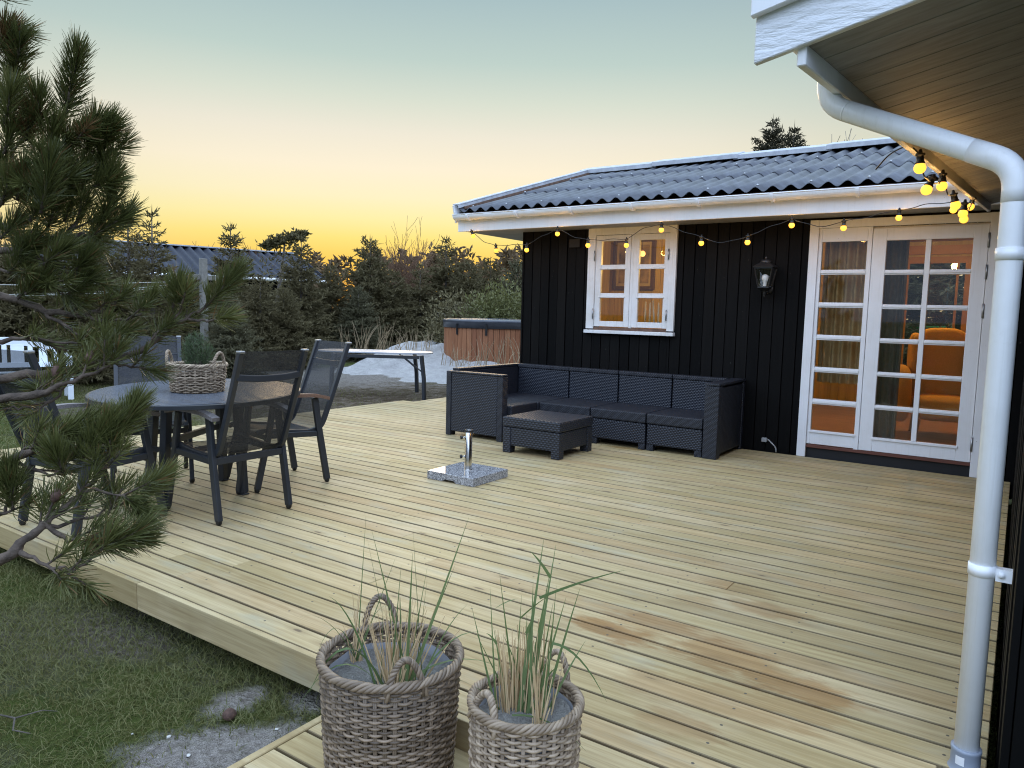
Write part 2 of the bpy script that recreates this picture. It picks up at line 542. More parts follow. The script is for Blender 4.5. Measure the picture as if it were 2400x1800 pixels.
def white_paint(name, c=(0.78, 0.79, 0.80), grime=0.25, bmp=0.05, rough=0.45):
    m, nt, b = newmat(name)
    co = obj_co(nt)
    n = noise(nt, co, 3.0, 5, 0.65)
    n2 = noise(nt, nd(nt, 'ShaderNodeMapping', {0: co, 3: (14, 14, 14)}).outputs[0], 1, 4, 0.7)
    cc = mix(nt, mth(nt, 'MULTIPLY', ramp(nt, n, [(0.45, (0, 0, 0)), (0.75, (1, 1, 1))]), grime), (*c, 1), (0.55, 0.52, 0.45, 1))
    cc = mix(nt, mth(nt, 'MULTIPLY', ramp(nt, n2, [(0.62, (0, 0, 0)), (0.75, (1, 1, 1))]), grime * 0.6), cc, (0.45, 0.41, 0.34, 1))
    st = noise(nt, nd(nt, 'ShaderNodeMapping', {0: co, 3: (55, 55, 2.2)}).outputs[0], 1, 4, 0.7)
    cc = mix(nt, mth(nt, 'MULTIPLY', ramp(nt, st, [(0.52, (0, 0, 0)), (0.75, (1, 1, 1))]), grime), cc, (0.56, 0.55, 0.50, 1))
    sp = noise(nt, nd(nt, 'ShaderNodeMapping', {0: co, 3: (70, 70, 50)}).outputs[0], 1, 2, 0.5)
    cc = mix(nt, ramp(nt, sp, [(0.76, (0, 0, 0)), (0.79, (0.7, 0.7, 0.7))]), cc, (0.12, 0.11, 0.10, 1))
    nt.links.new(cc, b.inputs['Base Color'])
    b.inputs['Roughness'].default_value = rough
    if bmp:
        bump(nt, b, n2, bmp, 0.004)
    return m


M = {}
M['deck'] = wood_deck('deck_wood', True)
M['deck_plain'] = wood_deck('deck_wood_edge', False, (10, 48))
M['black_wall'] = planks('black_boards', (0.0020, 0.0020, 0.0021, 1), (0.0075, 0.0070, 0.0065, 1), 0.6, (40, 40, 1.5), True, 0.25, 0.10)
M['plinth'] = simple('black_plinth', (0.008, 0.008, 0.009), 0.7)
M['white'] = white_paint('white_paint')
M['white_old'] = white_paint('weathered_white_paint', (0.74, 0.75, 0.75), 0.6, 0.1)
M['rough_white'] = simple('rough_sawn_white', (0.72, 0.74, 0.76), 0.6, 0, 0.05, 12, 0.9, 1.0, 0.3, (14, 60, 60))
M['pvc'] = white_paint('white_plastic', (0.87, 0.89, 0.91), 0.25, 0.0, 0.32)
M['grey_pvc'] = simple('grey_plastic', (0.24, 0.27, 0.32), 0.4)
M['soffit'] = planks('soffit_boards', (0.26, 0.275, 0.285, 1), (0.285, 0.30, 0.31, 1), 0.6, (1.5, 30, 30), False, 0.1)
M['roof'] = simple('fibre_cement', (0.070, 0.077, 0.093), 0.5, 0, 0.35, 7, 0.15, 120)
M['roof_dark'] = simple('dark_fibre_cement', (0.036, 0.040, 0.052), 0.7, 0, 0.2, 6, 0, 60, 0.2)
M['roof_cap'] = simple('fibre_cement_cap', (0.42, 0.44, 0.47), 0.6, 0, 0.2, 10, 0.1, 80)
M['brown_old'] = simple('bare_brown_wood', (0.13, 0.075, 0.05), 0.8, 0, 0.4, 20)
M['threshold'] = simple('red_brown_threshold', (0.12, 0.04, 0.025), 0.6)
M['steel'] = simple('brushed_steel', (0.62, 0.60, 0.56), 0.16, 1.0, 0.05)
M['hinge'] = simple('galvanised_hinge', (0.35, 0.36, 0.37), 0.4, 0.9)
M['black_plastic'] = simple('black_plastic', (0.012, 0.012, 0.013), 0.4)
M['black_metal'] = simple('black_iron', (0.010, 0.010, 0.011), 0.45)
M['anthracite'] = simple('anthracite_metal', (0.022, 0.025, 0.030), 0.42, 0.0, 0.1)
M['table_slat'] = simple('anthracite_slat', (0.095, 0.105, 0.125), 0.24, 0.0, 0.15, 20, 0.03, 90)
M['arm_wood'] = simple('greyed_arm_wood', (0.19, 0.17, 0.165), 0.55, 0, 0.3, 14, 0.2, 50, 0.4, (3, 12, 12))
M['arm_brown'] = simple('brown_arm_wood', (0.17, 0.095, 0.06), 0.5, 0, 0.3, 14, 0.2, 50, 0.4, (3, 12, 12))
M['sling'] = sling_mat()
M['wicker_sofa'] = weave_mat('anthracite_wicker', (0.013, 0.016, 0.025), 34, 62, 0.36)
M['wicker_side'] = weave_mat('anthracite_wicker_smooth', (0.012, 0.014, 0.021), 50, 90, 0.45)
M['glass'] = glass_mat('window_glass', (0.9, 0.92, 0.9, 1), 0.75)
M['lantern_glass'] = glass_mat('lantern_glass', (0.95, 0.97, 0.95, 1))
M['bulb_lit'] = emit('lit_bulb', (1.0, 0.47, 0.05), 2.1)
M['pendant_lit'] = emit('lit_pendant', (1.0, 0.50, 0.16), 1.8)
M['spot_lit'] = emit('lit_ceiling_spot', (1.0, 0.66, 0.3), 3.0)
M['bulb_white'] = simple('unlit_bulb', (0.75, 0.75, 0.75), 0.35)
M['inner_wall'] = planks('yellow_room_boards', (0.55, 0.40, 0.13, 1), (0.60, 0.44, 0.15, 1), 0.5, (20, 20, 1), False, 0.1)
M['inner_wood'] = planks('room_pine', (0.42, 0.21, 0.075, 1), (0.48, 0.25, 0.09, 1), 0.45, (3, 3, 3), False, 0.1)
M['inner_floor'] = planks('room_floor', (0.30, 0.15, 0.075, 1), (0.36, 0.19, 0.095, 1), 0.4, (2, 20, 2), False, 0.1)
M['curtain'] = simple('beige_grey_curtain', (0.52, 0.34, 0.16), 0.9, 0, 0.1, 30)
M['curtain_dark'] = simple('grey_curtain', (0.15, 0.14, 0.12), 0.9, 0, 0.1, 30)
M['orange'] = simple('orange_wool', (0.62, 0.34, 0.07), 0.9, 0, 0.08, 80, 0.2, 200)
M['picture'] = simple('faded_picture', (0.27, 0.20, 0.12), 0.6, 0, 0.85, 5)
M['frame_wood'] = simple('dark_picture_frame', (0.10, 0.055, 0.025), 0.5)
M['mat_board'] = simple('cream_mount', (0.50, 0.40, 0.24), 0.7)
M['candle'] = simple('ivory_candle', (0.72, 0.66, 0.55), 0.5, 0, 0.03)
M['green_bin'] = simple('green_plastic', (0.03, 0.19, 0.04), 0.5)
M['tub_wood'] = planks('cedar_cladding', (0.25, 0.098, 0.045, 1), (0.35, 0.155, 0.073, 1), 0.6, (30, 30, 2), False, 0.2)
M['tub_cover'] = simple('grey_vinyl_cover', (0.045, 0.05, 0.062), 0.28, 0, 0.2, 6, 0.2, 30)
M['bench_white'] = simple('white_bench_paint', (0.72, 0.76, 0.80), 0.5, 0, 0.05)
M['post_grey'] = simple('weathered_post', (0.20, 0.19, 0.165), 0.8, 0, 0.2, 20)
M['cord'] = simple('pale_line', (0.40, 0.40, 0.36), 0.7)
M['cable_white'] = simple('white_cable', (0.33, 0.33, 0.32), 0.6)
M['sheet_top'] = simple('grey_laminate', (0.46, 0.48, 0.51), 0.28, 0, 0.06)
M['pot_lining'] = simple('plastic_lining', (0.30, 0.31, 0.33), 0.3)
M['bark'] = simple('pine_bark', (0.085, 0.062, 0.045), 0.9, 0, 0.5, 26, 0.8, 60)
M['bark_grey'] = simple('grey_bark', (0.10, 0.085, 0.07), 0.9, 0, 0.4, 20)
M['bark_pale'] = simple('pale_bare_twigs', (0.24, 0.22, 0.19), 0.9)
M['twig'] = simple('bare_twigs', (0.15, 0.085, 0.05), 0.9)
M['needle'] = leaf_mat('pine_needles', (0.040, 0.052, 0.015, 1), (0.155, 0.16, 0.050, 1), 0.22, 0.36, 5)
M['dead_needle'] = leaf_mat('dead_pine_needles', (0.12, 0.065, 0.025, 1), (0.22, 0.125, 0.05, 1), 0.2, 0.6, 5)
M['spruce'] = leaf_mat('spruce_needles', (0.092, 0.080, 0.038, 1), (0.20, 0.168, 0.080, 1), 0.15, 0.7, 2)
M['spruce_dark'] = leaf_mat('dark_spruce_needles', (0.040, 0.038, 0.022, 1), (0.085, 0.078, 0.044, 1), 0.15, 0.7, 2)
M['spruce_blue'] = leaf_mat('blue_green_needles', (0.092, 0.088, 0.048, 1), (0.19, 0.176, 0.096, 1), 0.15, 0.7, 2)
M['bush'] = leaf_mat('yellow_green_leaves', (0.085, 0.092, 0.030, 1), (0.185, 0.18, 0.065, 1), 0.25, 0.6, 2)
M['far_wood'] = leaf_mat('distant_needles', (0.12, 0.083, 0.046, 1), (0.22, 0.15, 0.08, 1), 0.2, 0.8, 0.3)
M['grass'] = leaf_mat('lawn_blades', (0.070, 0.098, 0.020, 1), (0.23, 0.205, 0.080, 1), 0.3, 0.6, 1.6)
M['blade'] = leaf_mat('green_blades', (0.075, 0.125, 0.042, 1), (0.165, 0.215, 0.08, 1), 0.3, 0.45, 4)
M['dry_stalk'] = leaf_mat('dry_stalks', (0.40, 0.27, 0.13, 1), (0.62, 0.47, 0.27, 1), 0.2, 0.6, 6)
M['dune_stalk'] = leaf_mat('dune_stalks', (0.26, 0.19, 0.11, 1), (0.36, 0.28, 0.17, 1), 0.2, 0.7, 3)
M['herb'] = leaf_mat('herb_leaves', (0.05, 0.085, 0.035, 1), (0.11, 0.15, 0.065, 1), 0.25, 0.6, 9)
M['cone'] = simple('brown_cone', (0.10, 0.055, 0.04), 0.8, 0, 0.4, 90)
M['stone'] = simple('pale_stone', (0.55, 0.54, 0.50), 0.8)
M['sticker'] = simple('white_sticker', (0.75, 0.75, 0.75), 0.5)


def rattan(name, c1, c2):
    m, nt, b = newmat(name)
    at = nd(nt, 'ShaderNodeAttribute', attribute_name='rnd').outputs['Fac']
    n = noise(nt, obj_co(nt, (1, 1, 1)), 22, 5, 0.7)
    c = mix(nt, ramp(nt, mth(nt, 'ADD', mth(nt, 'MULTIPLY', at, 0.55), mth(nt, 'MULTIPLY', n, 0.45)), [(0.2, (0, 0, 0)), (0.78, (1, 1, 1))]), c1, c2)
    nt.links.new(c, b.inputs['Base Color'])
    b.inputs['Roughness'].default_value = 0.55
    bump(nt, b, noise(nt, obj_co(nt), 160, 3), 0.25, 0.003)
    return m


M['rattan_brown'] = rattan('brown_grey_rattan', (0.085, 0.060, 0.038, 1), (0.29, 0.215, 0.145, 1))
M['rattan_pale'] = rattan('pale_rattan', (0.15, 0.105, 0.065, 1), (0.42, 0.325, 0.225, 1))


def sand_mat(name, c1=(0.30, 0.295, 0.285), c2=(0.42, 0.41, 0.40), sc=6.0, b_=0.5):
    m, nt, b = newmat(name)
    co = obj_co(nt)
    n = noise(nt, co, sc, 6, 0.65)
    nt.links.new(ramp(nt, n, [(0.3, c1), (0.7, c2)]), b.inputs['Base Color'])
    b.inputs['Roughness'].default_value = 0.95
    b.inputs['Specular IOR Level'].default_value = 0.1
    h = mth(nt, 'ADD', noise(nt, co, sc * 2, 5, 0.6), mth(nt, 'MULTIPLY', noise(nt, co, sc * 18, 3), 0.3))
    bump(nt, b, h, b_, 0.05)
    return m


M['sand'] = sand_mat('pale_sand', (0.31, 0.30, 0.285), (0.45, 0.435, 0.415), 5.0, 1.0)
M['pot_sand'] = sand_mat('grey_sand', (0.26, 0.245, 0.22), (0.46, 0.44, 0.40), 30, 1.0)


def granite():
    m, nt, b = newmat('speckled_granite')
    co = obj_co(nt)
    v = nd(nt, 'ShaderNodeTexVoronoi', {'Vector': co, 'Scale': 190.0})
    g = nd(nt, 'ShaderNodeSeparateColor', {0: v.outputs['Color']}).outputs[0]
    nt.links.new(ramp(nt, g, [(0.0, (0.05, 0.05, 0.055)), (0.3, (0.18, 0.18, 0.19)), (0.6, (0.34, 0.34, 0.35)), (1.0, (0.60, 0.60, 0.60))]), b.inputs['Base Color'])
    ge = nt.nodes.new('ShaderNodeNewGeometry')
    nz = nd(nt, 'ShaderNodeSeparateXYZ', {0: ge.outputs['True Normal']}).outputs[2]
    nt.links.new(ramp(nt, nz, [(0.8, (0.6, 0.6, 0.6)), (0.95, (0.05, 0.05, 0.05))]), b.inputs['Roughness'])
    b.inputs['Coat Weight'].default_value = 0.3
    return m


M['granite'] = granite()


PATCHES = tuple((at_z(px, py, -0.2).x, at_z(px, py, -0.2).y, rx, ry, k) for px, py, rx, ry, k in
                ((420, 1790, 0.24, 0.14, 1.0), (560, 1770, 0.26, 0.13, 1.0), (555, 1640, 0.11, 0.13, 0.95), (680, 1740, 0.20, 0.12, 0.9), (730, 1650, 0.12, 0.08, 0.7)))


def ground_mat():
    m, nt, b = newmat('patchy_ground')
    co = obj_co(nt)
    n = noise(nt, co, 0.9, 6, 0.65)
    n2 = noise(nt, co, 4.5, 6, 0.7)
    n3 = noise(nt, co, 28, 4, 0.7)
    grass = ramp(nt, n2, [(0.3, (0.055, 0.082, 0.016)), (0.55, (0.09, 0.105, 0.028)), (0.75, (0.14, 0.125, 0.052))])
    soil = ramp(nt, n3, [(0.3, (0.085, 0.066, 0.047)), (0.7, (0.19, 0.165, 0.135))])
    c = mix(nt, ramp(nt, n, [(0.5, (0, 0, 0)), (0.64, (1, 1, 1))]), grass, soil)
    wk = nd(nt, 'ShaderNodeVectorMath', {0: nd(nt, 'ShaderNodeVectorMath', {0: co, 1: (9.3, -8.2, 0)}, operation='ADD').outputs[0], 1: (1 / 3.2, 1 / 3.4, 0)}, operation='MULTIPLY').outputs[0]
    wl_ = mth(nt, 'ADD', nd(nt, 'ShaderNodeVectorMath', {0: wk}, operation='LENGTH').outputs['Value'], mth(nt, 'MULTIPLY', mth(nt, 'SUBTRACT', n2, 0.5), 1.6))
    c = mix(nt, nd(nt, 'ShaderNodeMapRange', {0: wl_, 1: 0.7, 2: 1.2, 3: 0.95, 4: 0.0}).outputs[0], c, ramp(nt, mth(nt, 'ADD', mth(nt, 'MULTIPLY', noise(nt, co, 7.0, 6, 0.75), 0.7), mth(nt, 'MULTIPLY', n3, 0.3)), [(0.38, (0.060, 0.046, 0.026)), (0.5, (0.13, 0.098, 0.066)), (0.60, (0.24, 0.20, 0.16))]))
    # bare sandy patches beside the step and a worn strip behind the terrace
    for (x, y, rx, ry, k) in PATCHES + ((-11.5, 10.4, 2.6, 2.0, 0.8),):
        d = nd(nt, 'ShaderNodeVectorMath', {0: co, 1: (-x, -y, 0)}, operation='ADD').outputs[0]
        d = nd(nt, 'ShaderNodeVectorMath', {0: d, 1: (1 / rx, 1 / ry, 0)}, operation='MULTIPLY').outputs[0]
        l = nd(nt, 'ShaderNodeVectorMath', {0: d}, operation='LENGTH').outputs['Value']
        l = mth(nt, 'ADD', l, mth(nt, 'MULTIPLY', mth(nt, 'SUBTRACT', n2, 0.5), 2.2))
        mk = nd(nt, 'ShaderNodeMapRange', {0: l, 1: 0.6, 2: 1.15, 3: k, 4: 0.0}).outputs[0]
        sandc = ramp(nt, n3, [(0.3, (0.19, 0.165, 0.14)), (0.6, (0.36, 0.325, 0.29))])
        c = mix(nt, mk, c, sandc)
    nt.links.new(c, b.inputs['Base Color'])
    b.inputs['Roughness'].default_value = 0.95
    b.inputs['Specular IOR Level'].default_value = 0.1
    bump(nt, b, mth(nt, 'ADD', n3, mth(nt, 'MULTIPLY', noise(nt, co, 7.0, 5, 0.7), 1.5)), 1.0, 0.06)
    return m


M['ground'] = ground_mat()


# ------------------------------------------------------------------ ground and terrace
def gheight(x, y):
    t = min(1, max(0, (-x - 4.6) / 2.4))
    t = t * t * (3 - 2 * t)
    h = -0.205 + 0.115 * t
    r = math.hypot(x, y)
    if r > 30:
        h += 0.0
    return h + 0.018 * math.sin(1.7 * x + 0.6 * y) * math.cos(1.3 * y - 0.4 * x)


def build_ground():
    xs = [-900, -500, -250, -120, -70, -45, -32, -24] + list(np.arange(-20, 4.01, 0.25)) + [6, 10, 18, 40, 100, 300, 900]
    ys = [-900, -300, -100, -40, -18, -9, -5] + list(np.arange(-3, 22.01, 0.25)) + [25, 30, 38, 50, 70, 110, 200, 400, 900]
    mb = MB()
    vs = [(x, y, gheight(x, y)) for y in ys for x in xs]
    n = len(xs)
    fs = [(j * n + i, j * n + i + 1, (j + 1) * n + i + 1, (j + 1) * n + i) for j in range(len(ys) - 1) for i in range(n - 1)]
    mb.add(vs, fs, True)
    tag(part('ground', mb, M['ground']), kind='structure')
    # raised bank of dune sand beyond the terrace
    mb = MB()
    us = np.linspace(0, 1, 80)
    vsn = np.linspace(0, 1, 40)
    A, B = at_z(722, 866, -0.08), at_z(1150, 921, -0.08)          # foot of the bank, left to right
    d = (B - A)
    nrm = Vector((-d.y, d.x, 0)).normalized()
    vs = []
    for v in vsn:
        for u in us:
            p = A + d * u + nrm * (v * 7.0)
            wob = 0.35 * math.sin(u * 17 + 1.3) + 0.2 * math.sin(u * 41) + 0.12 * math.sin(u * 77 + 2)
            s = min(1, max(0, (v * 7.0 - 0.15 - wob * 0.6) / 2.6))
            top = 0.56 - 0.40 * min(1, max(0, (u - 0.42) / 0.28)) + 0.05 * math.sin(u * 23) + 0.03 * math.sin(u * 51 + 1)
            edge = min(1, u / 0.10) * min(1, (1 - u) / 0.08)
            bk = 1 - min(1, max(0, (v - 0.75) / 0.25))
            h = top * (s * s * (3 - 2 * s)) * edge * (0.25 + 0.75 * bk)
            h += 0.035 * math.sin(p.x * 5.1 + p.y * 2.2) * math.sin(p.y * 4.3 - p.x) * s + 0.015 * math.sin(p.x * 13) * math.cos(p.y * 11)
            base = gheight(p.x, p.y) - 0.03
            vs.append((p.x, p.y, base + h + (0.05 if s > 0 else 0.0) * min(1, s * 6)))
    n = len(us)
    mb.add(vs, [(j * n + i, j * n + i + 1, (j + 1) * n + i + 1, (j + 1) * n + i) for j in range(len(vsn) - 1) for i in range(n - 1)], True)
    tag(part('sand_bank', mb, M['sand']), kind='structure')


build_ground()


def board_rows(mb, y0, y1, xlim, z=0.0, pitch=0.125, w=0.1145, t=0.028, seed=1, lmin=2.4, lmax=4.8):
    rr = random.Random(seed)
    y = y0
    while y + 0.02 < y1:
        ye = min(y + w, y1)
        xa, xb = xlim(0.5 * (y + ye))
        x = xa
        first = True
        while x < xb - 0.02:
            L = rr.choice([4.2, 4.8, 5.4])
            if first:
                L *= rr.uniform(0.4, 1.0)
                first = False
            e = xb if xb - (x + L) < 0.8 else x + L
            mb.a = rr.random()
            dz = rr.uniform(-0.0012, 0.0012)
            mb.box((x + 0.0004, y, z - t + dz), (e - 0.0004, ye, z + dz))
            x = e
        y += pitch


deck = thing('deck', None, None, kind='structure')
mb = MB()
board_rows(mb, 1.8165, 7.31, lambda y: (-7.22, -0.113 if y < 2.49 else 0.008), seed=3)
board_rows(mb, 7.3165, 10.4, lambda y: (-7.22 if y < 7.76 else -7.03, -4.9), seed=5)
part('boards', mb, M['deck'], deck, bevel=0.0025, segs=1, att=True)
mb = MB()
xs = [-7.22, -5.42, -3.31, 0.0 - 0.113]
for a, b in zip(xs[:-1], xs[1:]):
    mb.a = random.random()
    mb.box((a + 0.0015, 1.784, -0.129), (b - 0.0015, 1.8125, -0.0015))
part('front_board', mb, M['deck_plain'], deck, bevel=0.004, segs=2, att=True)
mb = MB()
mb.a = 0.4
mb.box((-7.245, 1.786, -0.125), (-7.222, 7.75, -0.004))
part('side_board', mb, M['deck_plain'], deck, bevel=0.003, att=True)
mb = MB()
for x in np.arange(-7.0, 0.0, 0.6):
    mb.box((x - 0.022, 1.84, -0.16), (x + 0.022, 7.3, -0.032))
part('joists', mb, M['brown_old'], deck)

step = thing('step', None, None, kind='structure')
mb = MB()
board_rows(mb, 0.6915, 1.782, lambda y: (-1.862, 0.0), z=-0.10, seed=11)
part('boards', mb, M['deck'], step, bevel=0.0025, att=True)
mb = MB()
mb.a = 0.6
mb.box((-1.894, 0.65, -0.20), (-1.8645, 1.781, -0.0985))
mb.a = 0.3
mb.box((-1.8640, 0.657, -0.20), (0.0, 0.687, -0.103))
part('rim_board', mb, M['deck_plain'], step, bevel=0.003, att=True)

# ------------------------------------------------------------------ black cabin
YW = 7.33
cabin = thing('cabin', 'long black timber cabin with a grey corrugated roof and white framed openings', 'cabin', (-2.5, YW, 0))
WIN = (-3.93, -3.065, 1.15, 2.15)
DOOR = (-1.615, -0.262, -0.2, 2.13)
rr = random.Random(4)
mb = MB()
x = -4.88
while x < 0.02:
    w = 0.1155
    xe = min(x + w - 0.007, 0.025)
    mb.a = rr.random()
    yo = YW + rr.choice([0.0, 0.004, 0.009])
    holes = []
    segs = [(x, xe, -0.15, 2.26)]
    for (a, b, c, d) in (WIN, DOOR):
        new = []
        for (p, q, z0, z1) in segs:
            if q <= a or p >= b:
                new.append((p, q, z0, z1))
                continue
            if p < a: new.append((p, a, z0, z1))
            if q > b: new.append((b, q, z0, z1))
            m0, m1 = max(p, a), min(q, b)
            if c > z0: new.append((m0, m1, z0, c))
            if d < z1: new.append((m0, m1, d, z1))
        segs = new
    for (p, q, z0, z1) in segs:
        if q - p > 0.004:
            mb.box((p, yo, z0), (q, yo + 0.02, z1))
    x += w
mb.a = 0.3
for (a, b, c, d) in ((-4.88, -3.93, -0.15, 2.42), (-3.93, -3.065, -0.15, 1.15), (-3.93, -3.065, 2.15, 2.42), (-3.065, -1.615, -0.15, 2.42),
                     (-1.615, -0.262, 2.13, 2.42), (-0.262, 0.03, -0.15, 2.42)):
    mb.box((a, YW + 0.031, c), (b, YW + 0.12, d))
# the other three sides
mb.box((-4.882, YW + 0.001, -0.15), (-4.80, 11.9, 2.44))
mb.prism([(-4.881, 7.34, 2.441), (-4.881, 11.88, 2.441), (-4.881, 10.1, 3.22)], (0.07, 0, 0))
for (a, b, c, d) in ((-4.80, -1.45, -0.15, 2.42), (-0.62, 0.03, -0.15, 2.42), (-1.45, -0.62, 2.17, 2.42)):
    mb.box((a, 11.82, c), (b, 11.90, d))
part('wall', mb, M['black_wall'], cabin, bevel=0.0018, att=True)
mb = MB()
for x in (-4.905,):
    mb.box((x, YW - 0.012, -0.15), (x + 0.022, YW + 0.09, 2.26))
part('corner_board', mb, M['black_wall'], cabin, bevel=0.003, att=True)
mb = MB()
mb.box((-4.27, YW - 0.022, 2.03), (-4.135, YW - 0.004, 2.125))
part('vent', mb, M['plinth'], cabin, bevel=0.004)

# roof: overlapping corrugated sheets on both slopes
SL = (3.40 - 2.445) / (10.1 - 6.86)


def corrugated(mb, x0, x1, courses, wl=0.155, amp=0.0225, per=8, back=False):
    n = int(round((x1 - x0) / wl * per))
    xs = [x0 + (x1 - x0) * i / n for i in range(n + 1)]
    for k, (ya, yb) in enumerate(courses):
        vs = []
        for row in range(4):
            for x in xs:
                z0 = amp * math.cos(2 * math.pi * (x - x0) / wl)
                yy = ya if row < 2 or row == 3 else yb
                yy = [ya, ya, yb, yb][row]
                h = 2.445 + (yy - 6.86) * SL
                lift = 0.011 if row in (0, 1) else -0.001
                zz = h + z0 + lift - (0.007 if row in (0, 3) else 0)
                y2 = yy if not back else 20.2 - yy
                vs.append((x, y2, zz))
        m = n + 1
        fs = []
        for row in range(3):
            for i in range(n):
                q = (row * m + i, row * m + i + 1, (row + 1) * m + i + 1, (row + 1) * m + i)
                fs.append(q if not back else q[::-1])
        mb.add(vs, fs, True)


mb = MB()
corrugated(mb, -5.50, -0.03, [(6.86, 8.05), (7.98, 9.18), (9.11, 10.09)])
corrugated(mb, -5.50, -0.03, [(6.86, 8.05), (7.98, 9.18), (9.11, 10.09)], back=True)
roof = part('roof', mb, M['roof'], cabin)
mb = MB()
mb.prism([(-5.53, 6.93, 2.40), (-5.53, 10.1, 2.40 + 3.17 * SL), (-5.53, 13.27, 2.40), (-5.53, 13.27, 2.38), (-5.53, 10.1, 2.38 + 3.17 * SL), (-5.53, 6.93, 2.38)], (5.49, 0, 0))
mb.box((-5.53, 6.912, 2.36), (-0.03, 6.928, 2.428))
part('underlay', mb, M['brown_old'], roof)
mb = MB()
for x in np.arange(-5.40, -0.1, 0.465):          # fixing screws on the crests
    xx = -5.50 + round((x + 5.50) / 0.155) * 0.155
    for y in (6.93, 8.0, 9.13):
        z = 2.445 + (y - 6.86) * SL + 0.032
        mb.lathe([(0.012, 0), (0.012, 0.006), (0.006, 0.012), (0.0, 0.014)], (xx, y, z), 8)
part('roof_screw', mb, M['hinge'], roof, kind='stuff')
mb = MB()
x = -5.60
i = 0
while x < -0.05:
    e = min(x + 1.15, -0.03)
    lift = 0.012 * (i % 2)
    for s in (-1, 1):
        p = [(x, 10.1, 3.492 + lift), (x, 10.1 + s * (0.27 + lift), 3.492 + lift - 0.27 * SL), (x, 10.1 + s * (0.27 + lift), 3.432 + lift - 0.27 * SL), (x, 10.1, 3.432 + lift)]
        mb.prism(p, (e + 0.06 - x, 0, 0))
    x = e
    i += 1
part('ridge_cap', mb, M['roof_cap'], roof, bevel=0.004)
mb = MB()
for s in (1,):
    a, b = Vector((-5.545, 6.83, 2.405)), Vector((-5.545, 10.1, 2.405 + 3.27 * SL))
    mb.bar(a, b, 0.022, 0.20)
part('verge_board', mb, M['white'], roof, bevel=0.003)
mb = MB()
a, b = Vector((-5.515, 6.82, 2.515)), Vector((-5.515, 10.1, 2.515 + 3.28 * SL))
mb.bar(a + Vector((0.038, 0, -0.026)), b + Vector((0.038, 0, -0.026)), 0.016, 0.036)
mb.bar(a, b, 0.10, 0.014)
part('verge_cap', mb, M['roof_cap'], roof, bevel=0.003)
mb = MB()
a, b = Vector((-5.45, 6.9, 2.485)), Vector((-5.45, 10.0, 2.485 + 3.1 * SL))
mb.bar(a, b, 0.022, 0.03)
part('verge_batten', mb, M['brown_old'], roof)
mb = MB()
mb.box((-5.53, 6.885, 2.212), (-0.02, 6.909, 2.405))
part('fascia_board', mb, M['white'], cabin, bevel=0.003)
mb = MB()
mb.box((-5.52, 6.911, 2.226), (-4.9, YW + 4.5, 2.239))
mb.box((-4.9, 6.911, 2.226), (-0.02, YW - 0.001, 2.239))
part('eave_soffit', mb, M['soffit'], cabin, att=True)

mb = MB()
GY, GZ, GR = 6.822, 2.392, 0.058
prof = [(GR, a) for a in np.linspace(math.pi, 2 * math.pi, 13)] + [(GR - 0.004, a) for a in np.linspace(2 * math.pi, math.pi, 13)]
mb.prism([(-5.52, GY + r * math.cos(a), GZ + r * math.sin(a)) for r, a in prof], (5.26, 0, 0))
mb.tube([(-5.52, GY - GR, GZ), (-0.26, GY - GR, GZ)], 0.006, 6)
half = [(GY + (GR - 0.001) * math.cos(a), GZ + (GR - 0.001) * math.sin(a)) for a in np.linspace(math.pi, 2 * math.pi, 13)]
for x in (-5.521, -0.262):
    mb.prism([(x, y, z) for y, z in half], (0.004, 0, 0))
gut = part('gutter', mb, M['pvc'], cabin)
for px, py in ((1092, 500), (1204.6, 500), (1332, 490), (1474.5, 480), (1630, 470), (1804, 460), (2004, 450)):
    x = at_y(px, py, GY - GR).x
    mb = MB()
    pr = [(GR + 0.013, a) for a in np.linspace(math.pi * 0.98, 1.85 * math.pi, 12)] + [(GR + 0.001, a) for a in np.linspace(1.85 * math.pi, math.pi * 0.98, 12)]
    mb.prism([(x, GY + r * math.cos(a), GZ + r * math.sin(a)) for r, a in pr], (0.028, 0, 0))
    part('gutter_bracket', mb, M['pvc'], gut)
for px in (1143, 1242, 2220):
    x = at_y(px, 470, GY - GR).x
    mb = MB()
    pr = [(GR + 0.0035, a) for a in np.linspace(math.pi, 2 * math.pi, 12)] + [(GR + 0.0005, a) for a in np.linspace(2 * math.pi, math.pi, 12)]
    mb.prism([(x - 0.06, GY + r * math.cos(a), GZ + r * math.sin(a)) for r, a in pr], (0.12, 0, 0))
    part('gutter_joint', mb, M['pvc'], gut)

# window
win = part('window', (lambda b: (b.box((-4.022, YW - 0.030, 1.135), (-3.931, YW + 0.02, 2.238)), b.box((-3.067, YW - 0.030, 1.135), (-2.990, YW + 0.02, 2.238)),
                                 b.box((-3.931, YW - 0.028, 2.152), (-3.067, YW + 0.02, 2.236)), b.box((-3.509, YW - 0.012, 1.152), (-3.479, YW + 0.05, 2.151)), b)[-1])(MB()),
           M['white_old'], cabin, bevel=0.004, segs=2)
part('sill', (lambda b: (b.box((-4.030, YW - 0.062, 1.085), (-2.978, YW + 0.02, 1.122)), b)[-1])(MB()), M['white_old'], win, bevel=0.006, segs=2)
part('bottom_batten', (lambda b: (b.box((-3.930, YW - 0.020, 1.123), (-3.068, YW + 0.06, 1.154)), b)[-1])(MB()), M['brown_old'], win)
ROWS_W = [(1.832, 2.087), (1.526, 1.783), (1.221, 1.477)]
